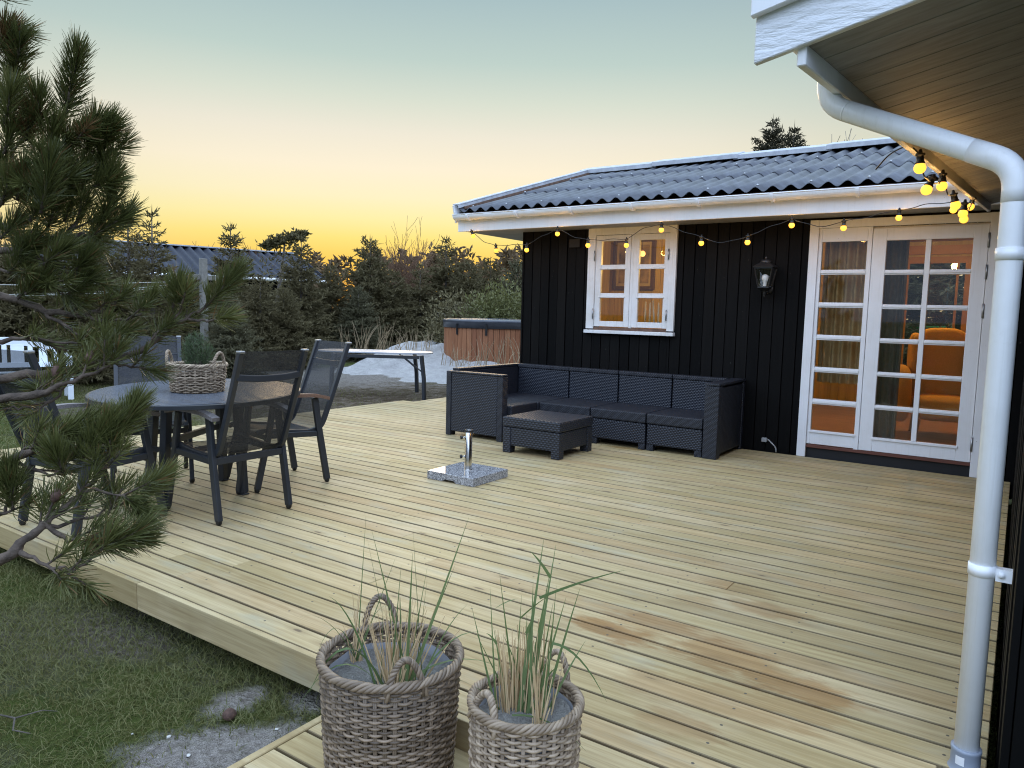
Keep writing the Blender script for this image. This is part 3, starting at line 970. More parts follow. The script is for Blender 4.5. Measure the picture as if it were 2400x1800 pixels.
for (a, b, p, q) in ((-3.9295, -3.5105, -3.861, -3.572), (-3.4775, -3.0685, -3.411, -3.124)):
    mb = MB()
    y0, y1 = YW - 0.018, YW + 0.022
    mb.box((a, y0, 1.160), (p, y1, 2.149))
    mb.box((q, y0, 1.160), (b, y1, 2.149))
    mb.box((p, y0 + 0.001, 2.087), (q, y1, 2.148))
    mb.box((p, y0 + 0.001, 1.161), (q, y1, 1.221))
    for z0, z1 in ((1.783, 1.832), (1.477, 1.526)):
        mb.box((p, y0 + 0.004, z0), (q, y1, z1))
        mb.box((p - 0.014, y0 - 0.008, z0 - 0.002), (q + 0.014, y0 + 0.003, z0 + 0.016))
    part('sash', mb, M['white_old'], win, bevel=0.003)
    for z0, z1 in ROWS_W:
        part('pane', (lambda b_: (b_.box((p, YW + 0.004, z0), (q, YW + 0.008, z1)), b_)[-1])(MB()), M['glass'], win)
for x, z in ((-3.935, 1.93), (-3.935, 1.30), (-3.072, 1.93), (-3.072, 1.30)):
    part('hinge', (lambda b: (b.tube([(x, YW - 0.036, z - 0.055), (x, YW - 0.036, z + 0.055)], 0.008, 8), b)[-1])(MB()), M['hinge'], win)

# terrace door with fixed side light
mb = MB()
mb.box((-1.694, YW - 0.032, 0.001), (-1.615, YW + 0.02, 2.206))
mb.box((-1.615, YW - 0.030, 2.131), (-0.262, YW + 0.02, 2.204))
mb.box((-0.284, YW - 0.032, 0.001), (-0.205, YW + 0.02, 2.206))
door = part('terrace_door', mb, M['white'], cabin, bevel=0.004, segs=2)
mb = MB()
y0, y1 = YW - 0.012, YW + 0.03
RL = [(1.753, 2.006), (1.455, 1.708), (1.156, 1.408), (0.855, 1.106), (0.555, 0.806), (0.258, 0.505)]
mb.box((-1.6145, y0, 0.126), (-1.584, y1, 2.130))
mb.box((-1.203, y0, 0.105), (-1.164, y1, 2.130))
mb.box((-1.584, y0 + 0.001, 2.006), (-1.203, y1, 2.129))
mb.box((-1.584, y0 + 0.001, 0.127), (-1.203, y1, 0.258))
mb.box((-1.596, y0 - 0.010, 0.236), (-1.193, y0 + 0.002, 0.259))
for k in range(5):
    mb.box((-1.584, y0 + 0.003, RL[k + 1][1]), (-1.203, y1, RL[k][0]))
    mb.box((-1.584, y0 - 0.005, RL[k + 1][1] + 0.012), (-1.203, y0 + 0.004, RL[k][0] - 0.012))
part('side_light', mb, M['white'], door, bevel=0.003)
for z0, z1 in RL:
    part('pane', (lambda b: (b.box((-1.585, YW + 0.008, z0 - .002), (-1.202, YW + 0.012, z1 + .002)), b)[-1])(MB()), M['glass'], door)
mb = MB()
mb.box((-1.64, YW + 0.0305, 2.075), (-0.27, YW + 0.06, 2.16))
mb.box((-0.325, YW + 0.0305, 0.11), (-0.25, YW + 0.061, 2.074))
mb.box((-1.19, YW + 0.0305, 0.11), (-1.10, YW + 0.062, 2.074))
mb.box((-1.63, YW + 0.0305, 0.11), (-1.59, YW + 0.061, 2.074))
part('stop', mb, M['white'], door)
RD = [(1.747, 2.003), (1.444, 1.704), (1.144, 1.402), (0.844, 1.101), (0.545, 0.802), (0.250, 0.503)]
mb = MB()
mb.box((-1.159, y0 - 0.004, 0.122), (-1.047, y1, 2.112))
mb.box((-0.396, y0 - 0.004, 0.122), (-0.2885, y1, 2.112))
mb.box((-1.047, y0 - 0.003, 2.003), (-0.396, y1, 2.111))
mb.box((-1.047, y0 - 0.003, 0.123), (-0.396, y1, 0.250))
mb.box((-1.058, y0 - 0.014, 0.228), (-0.386, y0 - 0.002, 0.251))
mb.box((-0.742, y0 - 0.001, 0.251), (-0.700, y1, 2.002))
for k in range(5):
    for a, b in ((-1.047, -0.743), (-0.699, -0.396)):
        mb.box((a, y0 + 0.001, RD[k + 1][1]), (b, y1, RD[k][0]))
        mb.box((a, y0 - 0.007, RD[k + 1][1] + 0.012), (b, y0 + 0.002, RD[k][0] - 0.012))
part('leaf', mb, M['white'], door, bevel=0.003)
for z0, z1 in RD:
    for a, b in ((-1.048, -0.741), (-0.701, -0.395)):
        part('pane', (lambda m_: (m_.box((a, YW + 0.008, z0 - .002), (b, YW + 0.012, z1 + .002)), m_)[-1])(MB()), M['glass'], door)
for z in (1.98, 1.72, 1.40, 0.28):
    part('hinge', (lambda b: (b.tube([(-0.285, YW - 0.030, z - 0.06), (-0.285, YW - 0.030, z + 0.06)], 0.010, 8), b)[-1])(MB()), M['hinge'], door)
part('threshold', (lambda b: (b.box((-1.614, YW - 0.020, 0.092), (-0.285, YW + 0.12, 0.1205)), b)[-1])(MB()), M['threshold'], door, bevel=0.002)
part('plinth', (lambda b: (b.box((-1.613, YW + 0.004, -0.1), (-0.285, YW + 0.10, 0.0915)), b)[-1])(MB()), M['plinth'], door)

# the room behind the glass
room = part('interior', (lambda b: (b.box((-4.80, YW + 0.121, 0.04), (0.02, 11.82, 0.10)), b)[-1])(MB()), M['inner_floor'], cabin, att=True)
mb = MB()
rr = random.Random(8)


def plank_wall(mb, p, q, z0, z1, nrm, w=0.11):
    p, q = Vector((*p, 0)), Vector((*q, 0))
    d = (q - p)
    L = d.length
    d.normalize()
    t = 0.0
    while t < L - 0.005:
        e = min(t + w - 0.005, L)
        mb.a = rr.random()
        a, b = p + d * t, p + d * e
        n = Vector((*nrm, 0)) * 0.018
        mb.prism([(a.x, a.y, z0), (b.x, b.y, z0), (b.x, b.y, z1), (a.x, a.y, z1)], n)
        t += w
    n = Vector((*nrm, 0)) * -0.02
    mb.prism([(p.x, p.y, z0), (q.x, q.y, z0), (q.x, q.y, z1), (p.x, p.y, z1)], n)


plank_wall(mb, (-4.78, 9.30), (-2.3, 9.30), 0.1, 2.40, (0, -1))
plank_wall(mb, (-4.78, 7.46), (-4.78, 9.28), 0.1, 2.40, (1, 0))
plank_wall(mb, (-2.32, 9.33), (-2.32, 11.8), 0.1, 2.40, (1, 0))
plank_wall(mb, (0.01, 11.8), (0.01, 7.46), 0.1, 2.40, (-1, 0))
plank_wall(mb, (-2.30, 11.80), (-1.45, 11.80), 0.1, 2.40, (0, -1))
plank_wall(mb, (-0.62, 11.80), (0.0, 11.80), 0.1, 2.40, (0, -1))
plank_wall(mb, (-1.45, 11.80), (-0.62, 11.80), 2.17, 2.40, (0, -1))
part('inner_wall', mb, M['inner_wall'], room, att=True)
part('inner_ceiling', (lambda b: (b.box((-4.80, YW + 0.121, 2.401), (0.02, 11.81, 2.43)), b)[-1])(MB()), M['inner_wood'], room, att=True)
mb = MB()
mb.box((-1.47, 11.755, 0.1), (-1.37, 11.797, 2.19))
mb.box((-0.70, 11.755, 0.1), (-0.60, 11.797, 2.19))
mb.box((-1.37, 11.755, 2.10), (-0.70, 11.797, 2.19))
mb.box((-1.37, 11.755, 0.1), (-0.70, 11.797, 0.25))
mb.box((-0.80, 11.758, 0.25), (-0.77, 11.797, 2.10))
mb.box((-2.3, 11.70, 2.22), (0.0, 11.78, 2.34))
part('back_door_frame', mb, M['inner_wood'], room, att=True)
part('back_door_pane', (lambda b: (b.box((-1.37, 11.77, 0.25), (-0.80, 11.775, 2.10)), b)[-1])(MB()), M['glass'], room)


def lamp(name, loc, e, c, r=0.05, parent=None):
    l = bpy.data.lights.new(name, 'POINT')
    l.energy = e
    l.color = c
    l.shadow_soft_size = r
    o = bpy.data.objects.new(name, l)
    COL.objects.link(o)
    o.location = loc
    if parent is not None:
        m = LOC.get(parent.name)
        o.parent = parent
        if m is not None:
            o.location = m.inverted() @ Vector(loc)
    return o


pend = thing('pendant_lamp', 'glowing orange pendant lamp seen through the window panes', 'lamp', (-3.62, 8.45, 2.0))
part('globe', (lambda b: (b.lathe([(0.0, -0.036), (0.026, -0.028), (0.037, -0.007), (0.037, 0.007), (0.026, 0.028), (0.012, 0.036)], (-3.90, 8.45, 2.04), 20), b)[-1])(MB()), M['pendant_lit'], pend)
part('flex', (lambda b: (b.tube([(-3.90, 8.45, 2.076), (-3.90, 8.45, 2.40)], 0.004, 6), b)[-1])(MB()), M['black_plastic'], pend)
lamp('pendant_light', (-3.3, 8.2, 1.95), 46, (1.0, 0.60, 0.17), 0.12, pend)
spot = thing('ceiling_spot', 'small lit spot lamp under the ceiling behind the terrace door', 'lamp', (-0.9, 10.0, 2.35))
part('housing', (lambda b: (b.lathe([(0.0, 0.05), (0.055, 0.05), (0.055, 0.0), (0.045, 0.0)], (-0.95, 10.0, 2.35), 18), b)[-1])(MB()), M['white'], spot)
part('lens', (lambda b: (b.lathe([(0.044, 0.004), (0.0, 0.001)], (-0.95, 10.0, 2.35), 18), b)[-1])(MB()), M['spot_lit'], spot)
lamp('spot_light', (-0.95, 9.6, 2.2), 56, (1.0, 0.60, 0.19), 0.08, spot)

pic = thing('framed_picture', 'large framed picture on the yellow board wall inside the window', 'picture', (-4.39, 9.26, 1.95))
mb = MB()
x0, x1, z0, z1 = -4.70, -4.08, 1.63, 2.32
for a, b in (((x0, z0), (x0 + 0.05, z1)), ((x1 - 0.05, z0), (x1, z1)), ((x0 + 0.05, z0), (x1 - 0.05, z0 + 0.05)), ((x0 + 0.05, z1 - 0.05), (x1 - 0.05, z1))):
    mb.box((a[0], 9.235, a[1]), (b[0], 9.275, b[1]))
part('frame', mb, M['frame_wood'], pic, bevel=0.006)
part('mount', (lambda b: (b.box((x0 + 0.05, 9.262, z0 + 0.05), (x1 - 0.05, 9.274, z1 - 0.05)), b)[-1])(MB()), M['mat_board'], pic)
part('print', (lambda b: (b.box((x0 + 0.09, 9.256, z0 + 0.09), (x1 - 0.09, 9.261, z1 - 0.09)), b)[-1])(MB()), M['picture'], pic)
for i, (cx, h, lean, lab) in enumerate(((-3.398, 0.205, 0.0, 'white candle in a dark holder, the one nearest the window mullion'), (-3.345, 0.195, 0.0, 'shorter upright white candle standing second from the window mullion'),
                                        (-3.292, 0.225, -0.02, 'leaning tall white candle in a dark holder, third along the window sill'), (-3.243, 0.195, -0.004, 'white candle standing nearest the right-hand edge of the window'))):
    c = thing('candle', lab, 'candle', (cx, 7.50, 1.20), group='white candles on the window sill')
    part('wax', (lambda b: (b.tube([(cx, 7.50, 1.225), (cx + lean * 0.5, 7.50, 1.225 + h * 0.5), (cx + lean, 7.50, 1.225 + h), (cx + lean, 7.50, 1.24 + h)], [0.011, 0.0105, 0.0095, 0.003], 12), b)[-1])(MB()), M['candle'], c)
    part('holder', (lambda b: (b.lathe([(0.0, 0.0), (0.03, 0.0), (0.03, 0.008), (0.014, 0.012), (0.016, 0.03), (0.0, 0.031)], (cx, 7.50, 1.196), 14), b)[-1])(MB()), M['anthracite'], c)
part('window_board', (lambda b: (b.box((-3.94, 7.452, 1.165), (-3.05, 7.60, 1.195)), b)[-1])(MB()), M['white'], cabin)


def curtain(x0, x1, y, z0, z1, mat, label, n=9, amp=0.03):
    mb = MB()
    k = n * 10
    vs = []
    for z in (z0, z1):
        for i in range(k + 1):
            t = i / k
            vs.append((x0 + (x1 - x0) * t, y + amp * math.sin(t * n * 2 * math.pi) * (1.0 if z == z0 else 0.7) + 0.01 * math.sin(t * 31), z))
    m = k + 1
    vs += [(a, b + 0.004, c) for a, b, c in vs]
    fs = [(i, i + 1, m + i + 1, m + i) for i in range(k)] + [(2 * m + m + i, 2 * m + m + i + 1, 2 * m + i + 1, 2 * m + i) for i in range(k)]
    mb.add(vs, fs, True)
    tag(part('curtain', mb, mat), label, 'curtain')


curtain(-1.60, -1.215, 7.53, 0.70, 2.38, M['curtain'], 'beige curtain hanging in folds behind the narrow side light', 5)
curtain(-1.12, -0.90, 7.60, 0.12, 2.38, M['curtain_dark'], 'dark grey curtain drawn to the edge behind the glazed door leaf', 4)

arm = thing('armchair', 'orange upholstered wing armchair standing behind the terrace door', 'armchair', (-0.66, 9.0, 0.1), R(12))


def loc_mb(f):
    b = MB()
    f(b)
    return b


def cushion(mb, a, b, k=6, pw=4.0):
    """rounded block between two corners (superellipsoid)"""
    a, b = Vector(a), Vector(b)
    c, h = (a + b) / 2, (b - a) / 2
    nu, nv = 28, 14
    vs = []
    def sp(v, e):
        return math.copysign(abs(v) ** e, v)
    e = 2.0 / pw
    for j in range(nv + 1):
        ph = -math.pi / 2 + math.pi * j / nv
        for i in range(nu):
            th = 2 * math.pi * i / nu
            vs.append((c.x + h.x * sp(math.cos(ph), e) * sp(math.cos(th), e), c.y + h.y * sp(math.cos(ph), e) * sp(math.sin(th), e), c.z + h.z * sp(math.sin(ph), e)))
    fs = [(j * nu + i, j * nu + (i + 1) % nu, (j + 1) * nu + (i + 1) % nu, (j + 1) * nu + i) for j in range(nv) for i in range(nu)]
    mb.add(vs, fs, True)


part('seat', loc_mb(lambda b: cushion(b, (-0.27, -0.40, 0.18), (0.27, 0.22, 0.44))), M['orange'], arm, world=False)
part('backrest', loc_mb(lambda b: (cushion(b, (-0.30, 0.14, 0.30), (0.30, 0.34, 1.14), pw=3.2), cushion(b, (-0.33, -0.02, 0.62), (-0.20, 0.30, 1.08), pw=3), cushion(b, (0.20, -0.02, 0.62), (0.33, 0.30, 1.08), pw=3))), M['orange'], arm, world=False)
for s in (-1, 1):
    part('armrest', loc_mb(lambda b: cushion(b, (s * 0.40 - 0.10, -0.42, 0.14), (s * 0.40 + 0.10, 0.28, 0.74 if s < 0 else 0.70), pw=3)), M['orange'], arm, world=False)
for sx in (-0.25, 0.25):
    for sy in (-0.3, 0.2):
        part('leg', loc_mb(lambda b: b.tube([(sx, sy, 0.0), (sx * 0.9, sy * 0.9, 0.19)], [0.014, 0.022], 10)), M['inner_wood'], arm, world=False, att=True)

gb = thing('green_bin', 'bright green bin outside the far door seen through the room', 'bin', (-1.28, 14.5, 0.0))
part('body', loc_mb(lambda b: b.prism([(-1.55, 14.3, 0.35), (-1.02, 14.3, 0.35), (-0.99, 14.3, 1.18), (-1.58, 14.3, 1.18)], (0, 0.5, 0))), M['green_bin'], gb, bevel=0.03, segs=2)
part('lid', loc_mb(lambda b: b.box((-1.60, 14.27, 1.182), (-0.97, 14.83, 1.23))), M['green_bin'], gb, bevel=0.02, segs=2)
part('wheel', loc_mb(lambda b: b.tube([(-1.6, 14.7, 0.0), (-0.97, 14.7, 0.0)], 0.15, 16)), M['black_plastic'], gb)

# ------------------------------------------------------------------ near house on the right: wall, eave, verge
house = thing('near_house', 'corner of a black timber house with a white boarded eave overhead', 'house', (0.1, 4.5, 0))
mb = MB()
rr = random.Random(14)
y = 2.40
while y < 7.32:
    e = min(y + 0.108, 7.325)
    mb.a = rr.random()
    xo = 0.028 + rr.choice([0.0, 0.004, 0.009])
    mb.box((xo, y, -0.2), (xo + 0.02, e, 2.30))
    y += 0.1155
mb.a = 0.2
mb.box((0.06, 2.40, -0.2), (0.14, 7.32, 2.35))
mb.box((0.14, 2.401, -0.2), (3.4, 2.47, 2.35))
part('wall', mb, M['black_wall'], house, bevel=0.0015, att=True)
E0, E1 = at_y(1882, 112, 2.235), Vector((-0.285, 6.80, 2.20))     # line of the eave
UPS = Vector((1.0, 0.0, 0.2225))


def eave(t, s, dz=0.0):
    return E0.lerp(E1, t) + UPS * s + Vector((0, 0, dz))


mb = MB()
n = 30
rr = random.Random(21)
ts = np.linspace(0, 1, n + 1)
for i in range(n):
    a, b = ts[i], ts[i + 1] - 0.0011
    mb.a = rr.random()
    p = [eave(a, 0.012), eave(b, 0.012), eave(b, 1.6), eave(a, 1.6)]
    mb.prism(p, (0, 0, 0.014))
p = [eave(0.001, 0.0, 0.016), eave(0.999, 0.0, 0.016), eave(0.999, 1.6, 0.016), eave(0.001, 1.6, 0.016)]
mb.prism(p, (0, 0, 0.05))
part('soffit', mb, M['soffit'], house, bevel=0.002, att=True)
mb = MB()
a, b = eave(-0.002, 0.0, -0.018), eave(1.0, 0.0, -0.018)
mb.bar(a, b, 0.026, 0.066)
part('eave_board', mb, M['white'], house, bevel=0.003)
mb = MB()
p = [eave(0.0, -0.10, 0.115), eave(1.0, -0.10, 0.115), eave(1.0, 1.62, 0.115), eave(0.0, 1.62, 0.115)]
mb.prism(p, (0, 0, 0.05))
part('roof', mb, M['roof'], house)
mb = MB()
GR2 = 0.045
for k in range(1):
    c0, c1 = eave(0.02, -0.066, 0.105), eave(1.0, -0.066, 0.105)
    d = c1 - c0
    side = Vector((d.y, -d.x, 0)).normalized()
    pr = [(GR2, a) for a in np.linspace(math.pi, 2 * math.pi, 11)] + [(GR2 - 0.004, a) for a in np.linspace(2 * math.pi, math.pi, 11)]
    mb.prism([c0 + side * (r * math.cos(a)) + Vector((0, 0, r * math.sin(a))) for r, a in pr], d)
part('gutter', mb, M['pvc'], house)
# verge (barge) boards of the gable end
YB = 2.205
B0 = at_y(1766, 150, YB)
B1 = at_y(1766, 47, YB)
zl = lambda x, z: z + (x - B0.x) * 0.2225
mb = MB()
mb.prism([(B0.x, YB, B0.z), (1.4, YB, zl(1.4, B0.z)), (1.4, YB, zl(1.4, B1.z + 0.02)), (B0.x, YB, B1.z + 0.02)], (0, 0.026, 0))
part('barge_board', mb, M['rough_white'], house, bevel=0.003)
mb = MB()
x0 = B0.x - 0.008
mb.prism([(x0, YB - 0.028, B1.z), (1.4, YB - 0.028, zl(1.4, B1.z)), (1.4, YB - 0.028, zl(1.4, B1.z + 0.17)), (x0, YB - 0.028, B1.z + 0.17)], (0, 0.026, 0))
part('barge_cover', mb, M['white'], house, bevel=0.003)

# downpipe
_pp = at_y(2366, 520, 2.47)
PX, PY = _pp.x + 0.008, 2.47


def bend(pts, r=0.09, k=7):
    """polyline with rounded corners"""
    pts = [Vector(p) for p in pts]
    out = [pts[0]]
    for i in range(1, len(pts) - 1):
        a, b, c = pts[i - 1], pts[i], pts[i + 1]
        u, v = (a - b).normalized(), (c - b).normalized()
        p, q = b + u * r, b + v * r
        for j in range(k + 1):
            t = j / k
            out.append(p * (1 - t) ** 2 + b * (2 * t * (1 - t)) + q * t * t)
    out.append(pts[-1])
    return out


el1 = at_y(1938, 246, 2.62)
top = el1 + Vector((-0.004, 0, 0.22))
el2 = at_y(2366, 388, PY)
el2.x = PX
path = bend([top, el1, el2, (PX, PY, -0.12)], 0.065)
pipe = part('downpipe', loc_mb(lambda b: b.tube(path, 0.0325, 28)), M['pvc'], house)
dirv = (el2 - el1).normalized()
sl = [el1 + dirv * 0.075, el1 + dirv * 0.081]
part('joint_ring', loc_mb(lambda b: b.tube(sl, 0.0326, 28)), M['pvc'], pipe)
sl2 = [el2 - dirv * 0.13] + bend([el2 - dirv * 0.13, el2, (PX, PY, el2.z - 0.10)], 0.065)[1:]
part('elbow_sleeve', loc_mb(lambda b: b.tube(sl2, 0.0336, 28)), M['pvc'], pipe)
part('elbow_sleeve', loc_mb(lambda b: b.tube([top, top + (el1 - top) * 0.42], 0.0336, 28)), M['pvc'], pipe)
for z in (1.49, 0.60):
    cl = part('pipe_clamp', loc_mb(lambda b: (b.lathe([(0.0318, -0.016), (0.0358, -0.016), (0.0358, 0.016), (0.0318, 0.016)], (PX, PY, z), 28),
                                              b.box((PX + 0.033, PY - 0.014, z - 0.024), (0.0275, PY + 0.014, z + 0.012)),
                                              b.tube([(PX + 0.047, PY - 0.02, z - 0.004), (PX + 0.047, PY - 0.013, z - 0.004)], 0.009, 10))), M['pvc'], pipe)
sc = part('ground_socket', loc_mb(lambda b: (b.lathe([(0.0325, 0.065), (0.0395, 0.065), (0.0402, 0.057), (0.0385, 0.052), (0.0385, 0.012), (0.044, 0.0), (0.056, -0.014), (0.058, -0.05), (0.058, -0.22)], (PX, PY, 0.0), 30))), M['grey_pvc'], pipe)
mb = MB()
vs = []
for z in (0.020, 0.046):
    for a in np.linspace(R(-128), R(-92), 5):
        vs.append((PX + 0.0390 * math.cos(a), PY + 0.0390 * math.sin(a), z))
mb.add(vs, [(i, i + 1, 6 + i, 5 + i) for i in range(4)])
part('sticker', mb, M['sticker'], pipe)

# ------------------------------------------------------------------ festoon lights
fest = thing('string_lights', 'black cable of glowing orange festoon bulbs along the white eaves', 'string lights', (-2.5, 6.85, 2.2))
BUL = [(1109, 553, 6.86, .35), (1163, 587, 6.86, 0.1), (1234.4, 586, 6.86, 0), (1306.5, 548, 6.86, 0), (1378, 575, 6.86, 0), (1468, 575, 6.86, 0), (1550, 539, 6.86, 0), (1643.6, 570, 6.86, 0),
       (1752, 568, 6.86, 0), (1855.5, 528, 6.86, 0), (1977, 534.4, 6.86, 0), (2106.7, 510.4, 6.86, 0), (2234.6, 492, 6.4, .1), (2259, 514, 5.5, .1), (2274, 484.6, 5.9, -.25),
       (2256.8, 501, 4.95, -.1), (2239.5, 481, 4.6, .25), (2207.6, 436, 4.35, 0), (2171.5, 445, 4.05, -.45), (2156, 394, 3.75, 0.05)]
BR = 0.0250
tops = []
bulbdata = []
for i, (px, py, y, lean) in enumerate(BUL):
    c = at_y(px, py, y)
    ax = (UP * 0 + Vector((0, 0, 1)) - RIGHT * lean).normalized()
    q = Vector((0, 0, 1)).rotation_difference(ax).to_matrix().to_4x4()
    bulbdata.append((c, q))
    prof = [(0.0, -BR)] + [(BR * math.sin(a), -BR * math.cos(a)) for a in np.linspace(0.3, 2.45, 10)] + [(0.015, BR * 1.02)]
    bl = part('bulb', loc_mb(lambda b: b.lathe(prof, c, 18, q)), M['bulb_lit'], fest)
    sp = [(0.0165, BR * 0.72), (0.0205, BR * 0.80), (0.0205, BR * 0.98), (0.0165, BR * 1.15), (0.0145, BR * 2.1), (0.020, BR * 2.15), (0.020, BR * 2.5), (0.010, BR * 2.55), (0.006, BR * 3.2), (0.0, BR * 3.25)]
    part('socket', loc_mb(lambda b: b.lathe(sp, c, 14, q)), M['black_plastic'], bl)
    tops.append(c + ax * BR * 2.3)
    lamp('bulb_light', c + Vector((0, 0, 0)), 2.6, (1.0, 0.52, 0.15), 0.033, fest)
mb = MB()
for i in range(len(tops) - 1):
    a, b = tops[i], tops[i + 1]
    L = (b - a).length
    sag = [0.03, 0.0, 0.0, 0.02, 0.0, -0.03, 0.0, 0.05, 0.0, 0.05, 0.0, -0.01, 0.02, 0.05, 0.05, 0.03, 0.04, 0.04, 0.05][i]
    pts = []
    for k in range(13):
        t = k / 12
        pts.append(a.lerp(b, t) + Vector((0, 0, -4 * sag * t * (1 - t) + 0.008 * math.sin(t * 9 + i * 2) * math.sin(math.pi * t))))
    mb.tube(pts, 0.0034, 6)
lead = bend([tops[-1], tops[-1] + Vector((-0.05, 0.03, 0.055)), tops[-1] + Vector((-0.13, 0.06, 0.03)), tops[-1] + Vector((-0.19, 0.1, -0.03))], 0.04)
mb.tube(lead, 0.0034, 6)
part('cable', mb, M['black_plastic'], fest)

# ------------------------------------------------------------------ wall lantern, cable stub
lx, ly = -2.045, YW - 0.15
lan = thing('wall_lantern', 'black carriage lantern with an unlit white bulb on the black wall', 'lantern', (lx, YW, 1.65))
zt, zb, wt, wb = 1.765, 1.585, 0.080, 0.050


def ring4(mb, z, h, w0, w1, t=0.008):
    for k in range(4):
        a, b = math.pi / 4 + k * math.pi / 2, math.pi / 4 + (k + 1) * math.pi / 2
        mb.bar((lx + w0 * math.sqrt(2) * math.cos(a), ly + w0 * math.sqrt(2) * math.sin(a), z), (lx + w0 * math.sqrt(2) * math.cos(b), ly + w0 * math.sqrt(2) * math.sin(b), z), t, h)


mb = MB()
ring4(mb, zt, 0.010, wt, wt)
ring4(mb, zb, 0.012, wb, wb)
for k in range(4):
    a = math.pi / 4 + k * math.pi / 2
    u = Vector((math.cos(a), math.sin(a), 0)) * math.sqrt(2)
    mb.bar(Vector((lx, ly, zt)) + u * wt, Vector((lx, ly, zb)) + u * wb, 0.008, 0.008)
part('cage', mb, M['black_metal'], lan)
mb = MB()
s2 = math.sqrt(2)
mb.lathe([(0.092 * s2, zt + 0.005), (0.094 * s2, zt + 0.012), (0.060 * s2, zt + 0.040), (0.042 * s2, zt + 0.052)], (lx, ly, 0), 4, Matrix.Rotation(math.pi / 4, 4, 'Z'), smooth=False)
mb.lathe([(0.055, zt + 0.052), (0.050, zt + 0.075), (0.030, zt + 0.082), (0.0, zt + 0.084)], (lx, ly, 0), 14)
mb.lathe([(0.008, zt + 0.084), (0.013, zt + 0.097), (0.006, zt + 0.108), (0.0, zt + 0.118)], (lx, ly, 0), 10)
part('hood', mb, M['black_metal'], lan)
mb = MB()
mb.lathe([(wb * s2 * 0.98, zb - 0.006), (0.035, zb - 0.028), (0.014, zb - 0.04), (0.017, zb - 0.052), (0.008, zb - 0.066), (0.011, zb - 0.080), (0.0, zb - 0.092)], (lx, ly, 0), 12)
part('finial', mb, M['black_metal'], lan)
mb = MB()
for k in range(4):
    a, b = math.pi / 4 + k * math.pi / 2, math.pi / 4 + (k + 1) * math.pi / 2
    u, v = Vector((math.cos(a), math.sin(a), 0)) * s2, Vector((math.cos(b), math.sin(b), 0)) * s2
    C0 = Vector((lx, ly, 0))
    q = [C0 + u * wt * .96 + Vector((0, 0, zt - .006)), C0 + v * wt * .96 + Vector((0, 0, zt - .006)), C0 + v * wb * .96 + Vector((0, 0, zb + .008)), C0 + u * wb * .96 + Vector((0, 0, zb + .008))]
    mb.add(q, [(0, 1, 2, 3)])
part('glazing', mb, M['lantern_glass'], lan)
bl = part('bulb', loc_mb(lambda b: b.lathe([(0.016, 0.012), (0.016, 0.045), (0.022, 0.058), (0.031, 0.085), (0.028, 0.108), (0.016, 0.121), (0.0, 0.124)], (lx, ly, zb), 18)), M['bulb_white'], lan)
mb = MB()
mb.tube(bend([(lx, ly, zb - 0.03), (lx, YW - 0.06, zb - 0.07), (lx, YW - 0.006, zb - 0.02)], 0.04), 0.010, 8)
mb.lathe([(0.0, 0.0), (0.045, 0.0), (0.04, 0.012), (0.0, 0.014)], (lx, YW - 0.002, zb - 0.01), 16, Matrix.Rotation(R(90), 4, 'X'))
part('bracket', mb, M['black_metal'], lan)

stub = thing('cable_outlet', 'stub of white cable by a small socket low on the black wall beside the sofa', 'outlet', (-1.95, YW, 0.1))
part('box', loc_mb(lambda b: b.box((-2.025, YW - 0.04, 0.095), (-1.975, YW - 0.002, 0.135))), M['cable_white'], stub, bevel=0.006, segs=2)
part('cable', loc_mb(lambda b: b.tube(bend([(-1.965, YW - 0.03, 0.125), (-1.91, YW - 0.05, 0.085), (-1.877, YW - 0.06, 0.06), (-1.875, YW - 0.055, 0.012)], 0.03), 0.0065, 8)), M['cable_white'], stub)

# ------------------------------------------------------------------ corner sofa
sofa = thing('corner_sofa', 'large L-shaped anthracite wicker corner sofa against the black wall', 'sofa', (-3.5, 6.7, 0))
ZB, ZA, ZS = 0.700, 0.674, 0.360
x_l, x_r = -4.91, -2.212
yf_l, yf_r = 5.965, 6.54


def panel(name, a, b, mat='wicker_sofa', bev=0.012):
    return part(name, loc_mb(lambda q: q.box(a, b)), M[mat], sofa, bevel=bev, segs=2)


xd = [-4.825, -4.135, -3.525, -2.917, -2.352]
for a, b in zip(xd[:-1], xd[1:]):
    p = panel('back_panel', (a + 0.006, 7.165, 0.315), (b - 0.006, 7.245, ZB - 0.045))
    part('top_rail', loc_mb(lambda q: q.box((a + 0.003, 7.155, ZB - 0.043), (b - 0.003, 7.255, ZB))), M['wicker_side'], p, bevel=0.010, segs=2)
panel('back_panel', (x_l + 0.001, 6.063, 0.315), (x_l + 0.083, 7.25, ZB - 0.03), 'wicker_side')
part('top_rail', loc_mb(lambda q: q.box((x_l, 6.063, ZB - 0.029), (x_l + 0.088, 7.257, ZB - 0.002))), M['wicker_side'], sofa, bevel=0.01, segs=2)
p = panel('arm_panel', (x_l + 0.062, yf_l + 0.004, 0.045), (-4.262, yf_l + 0.085, ZA - 0.02))
part('post', loc_mb(lambda q: q.box((x_l - 0.002, yf_l, 0.0), (x_l + 0.060, yf_l + 0.092, ZA - 0.002))), M['wicker_side'], p, bevel=0.008, segs=2)
part('post', loc_mb(lambda q: q.box((-4.260, yf_l, 0.0), (-4.194, yf_l + 0.092, ZA - 0.022))), M['wicker_side'], p, bevel=0.008, segs=2)
part('top_rail', loc_mb(lambda q: q.box((x_l + 0.060, yf_l - 0.004, ZA - 0.02), (-4.190, yf_l + 0.094, ZA))), M['wicker_side'], p, bevel=0.009, segs=2)
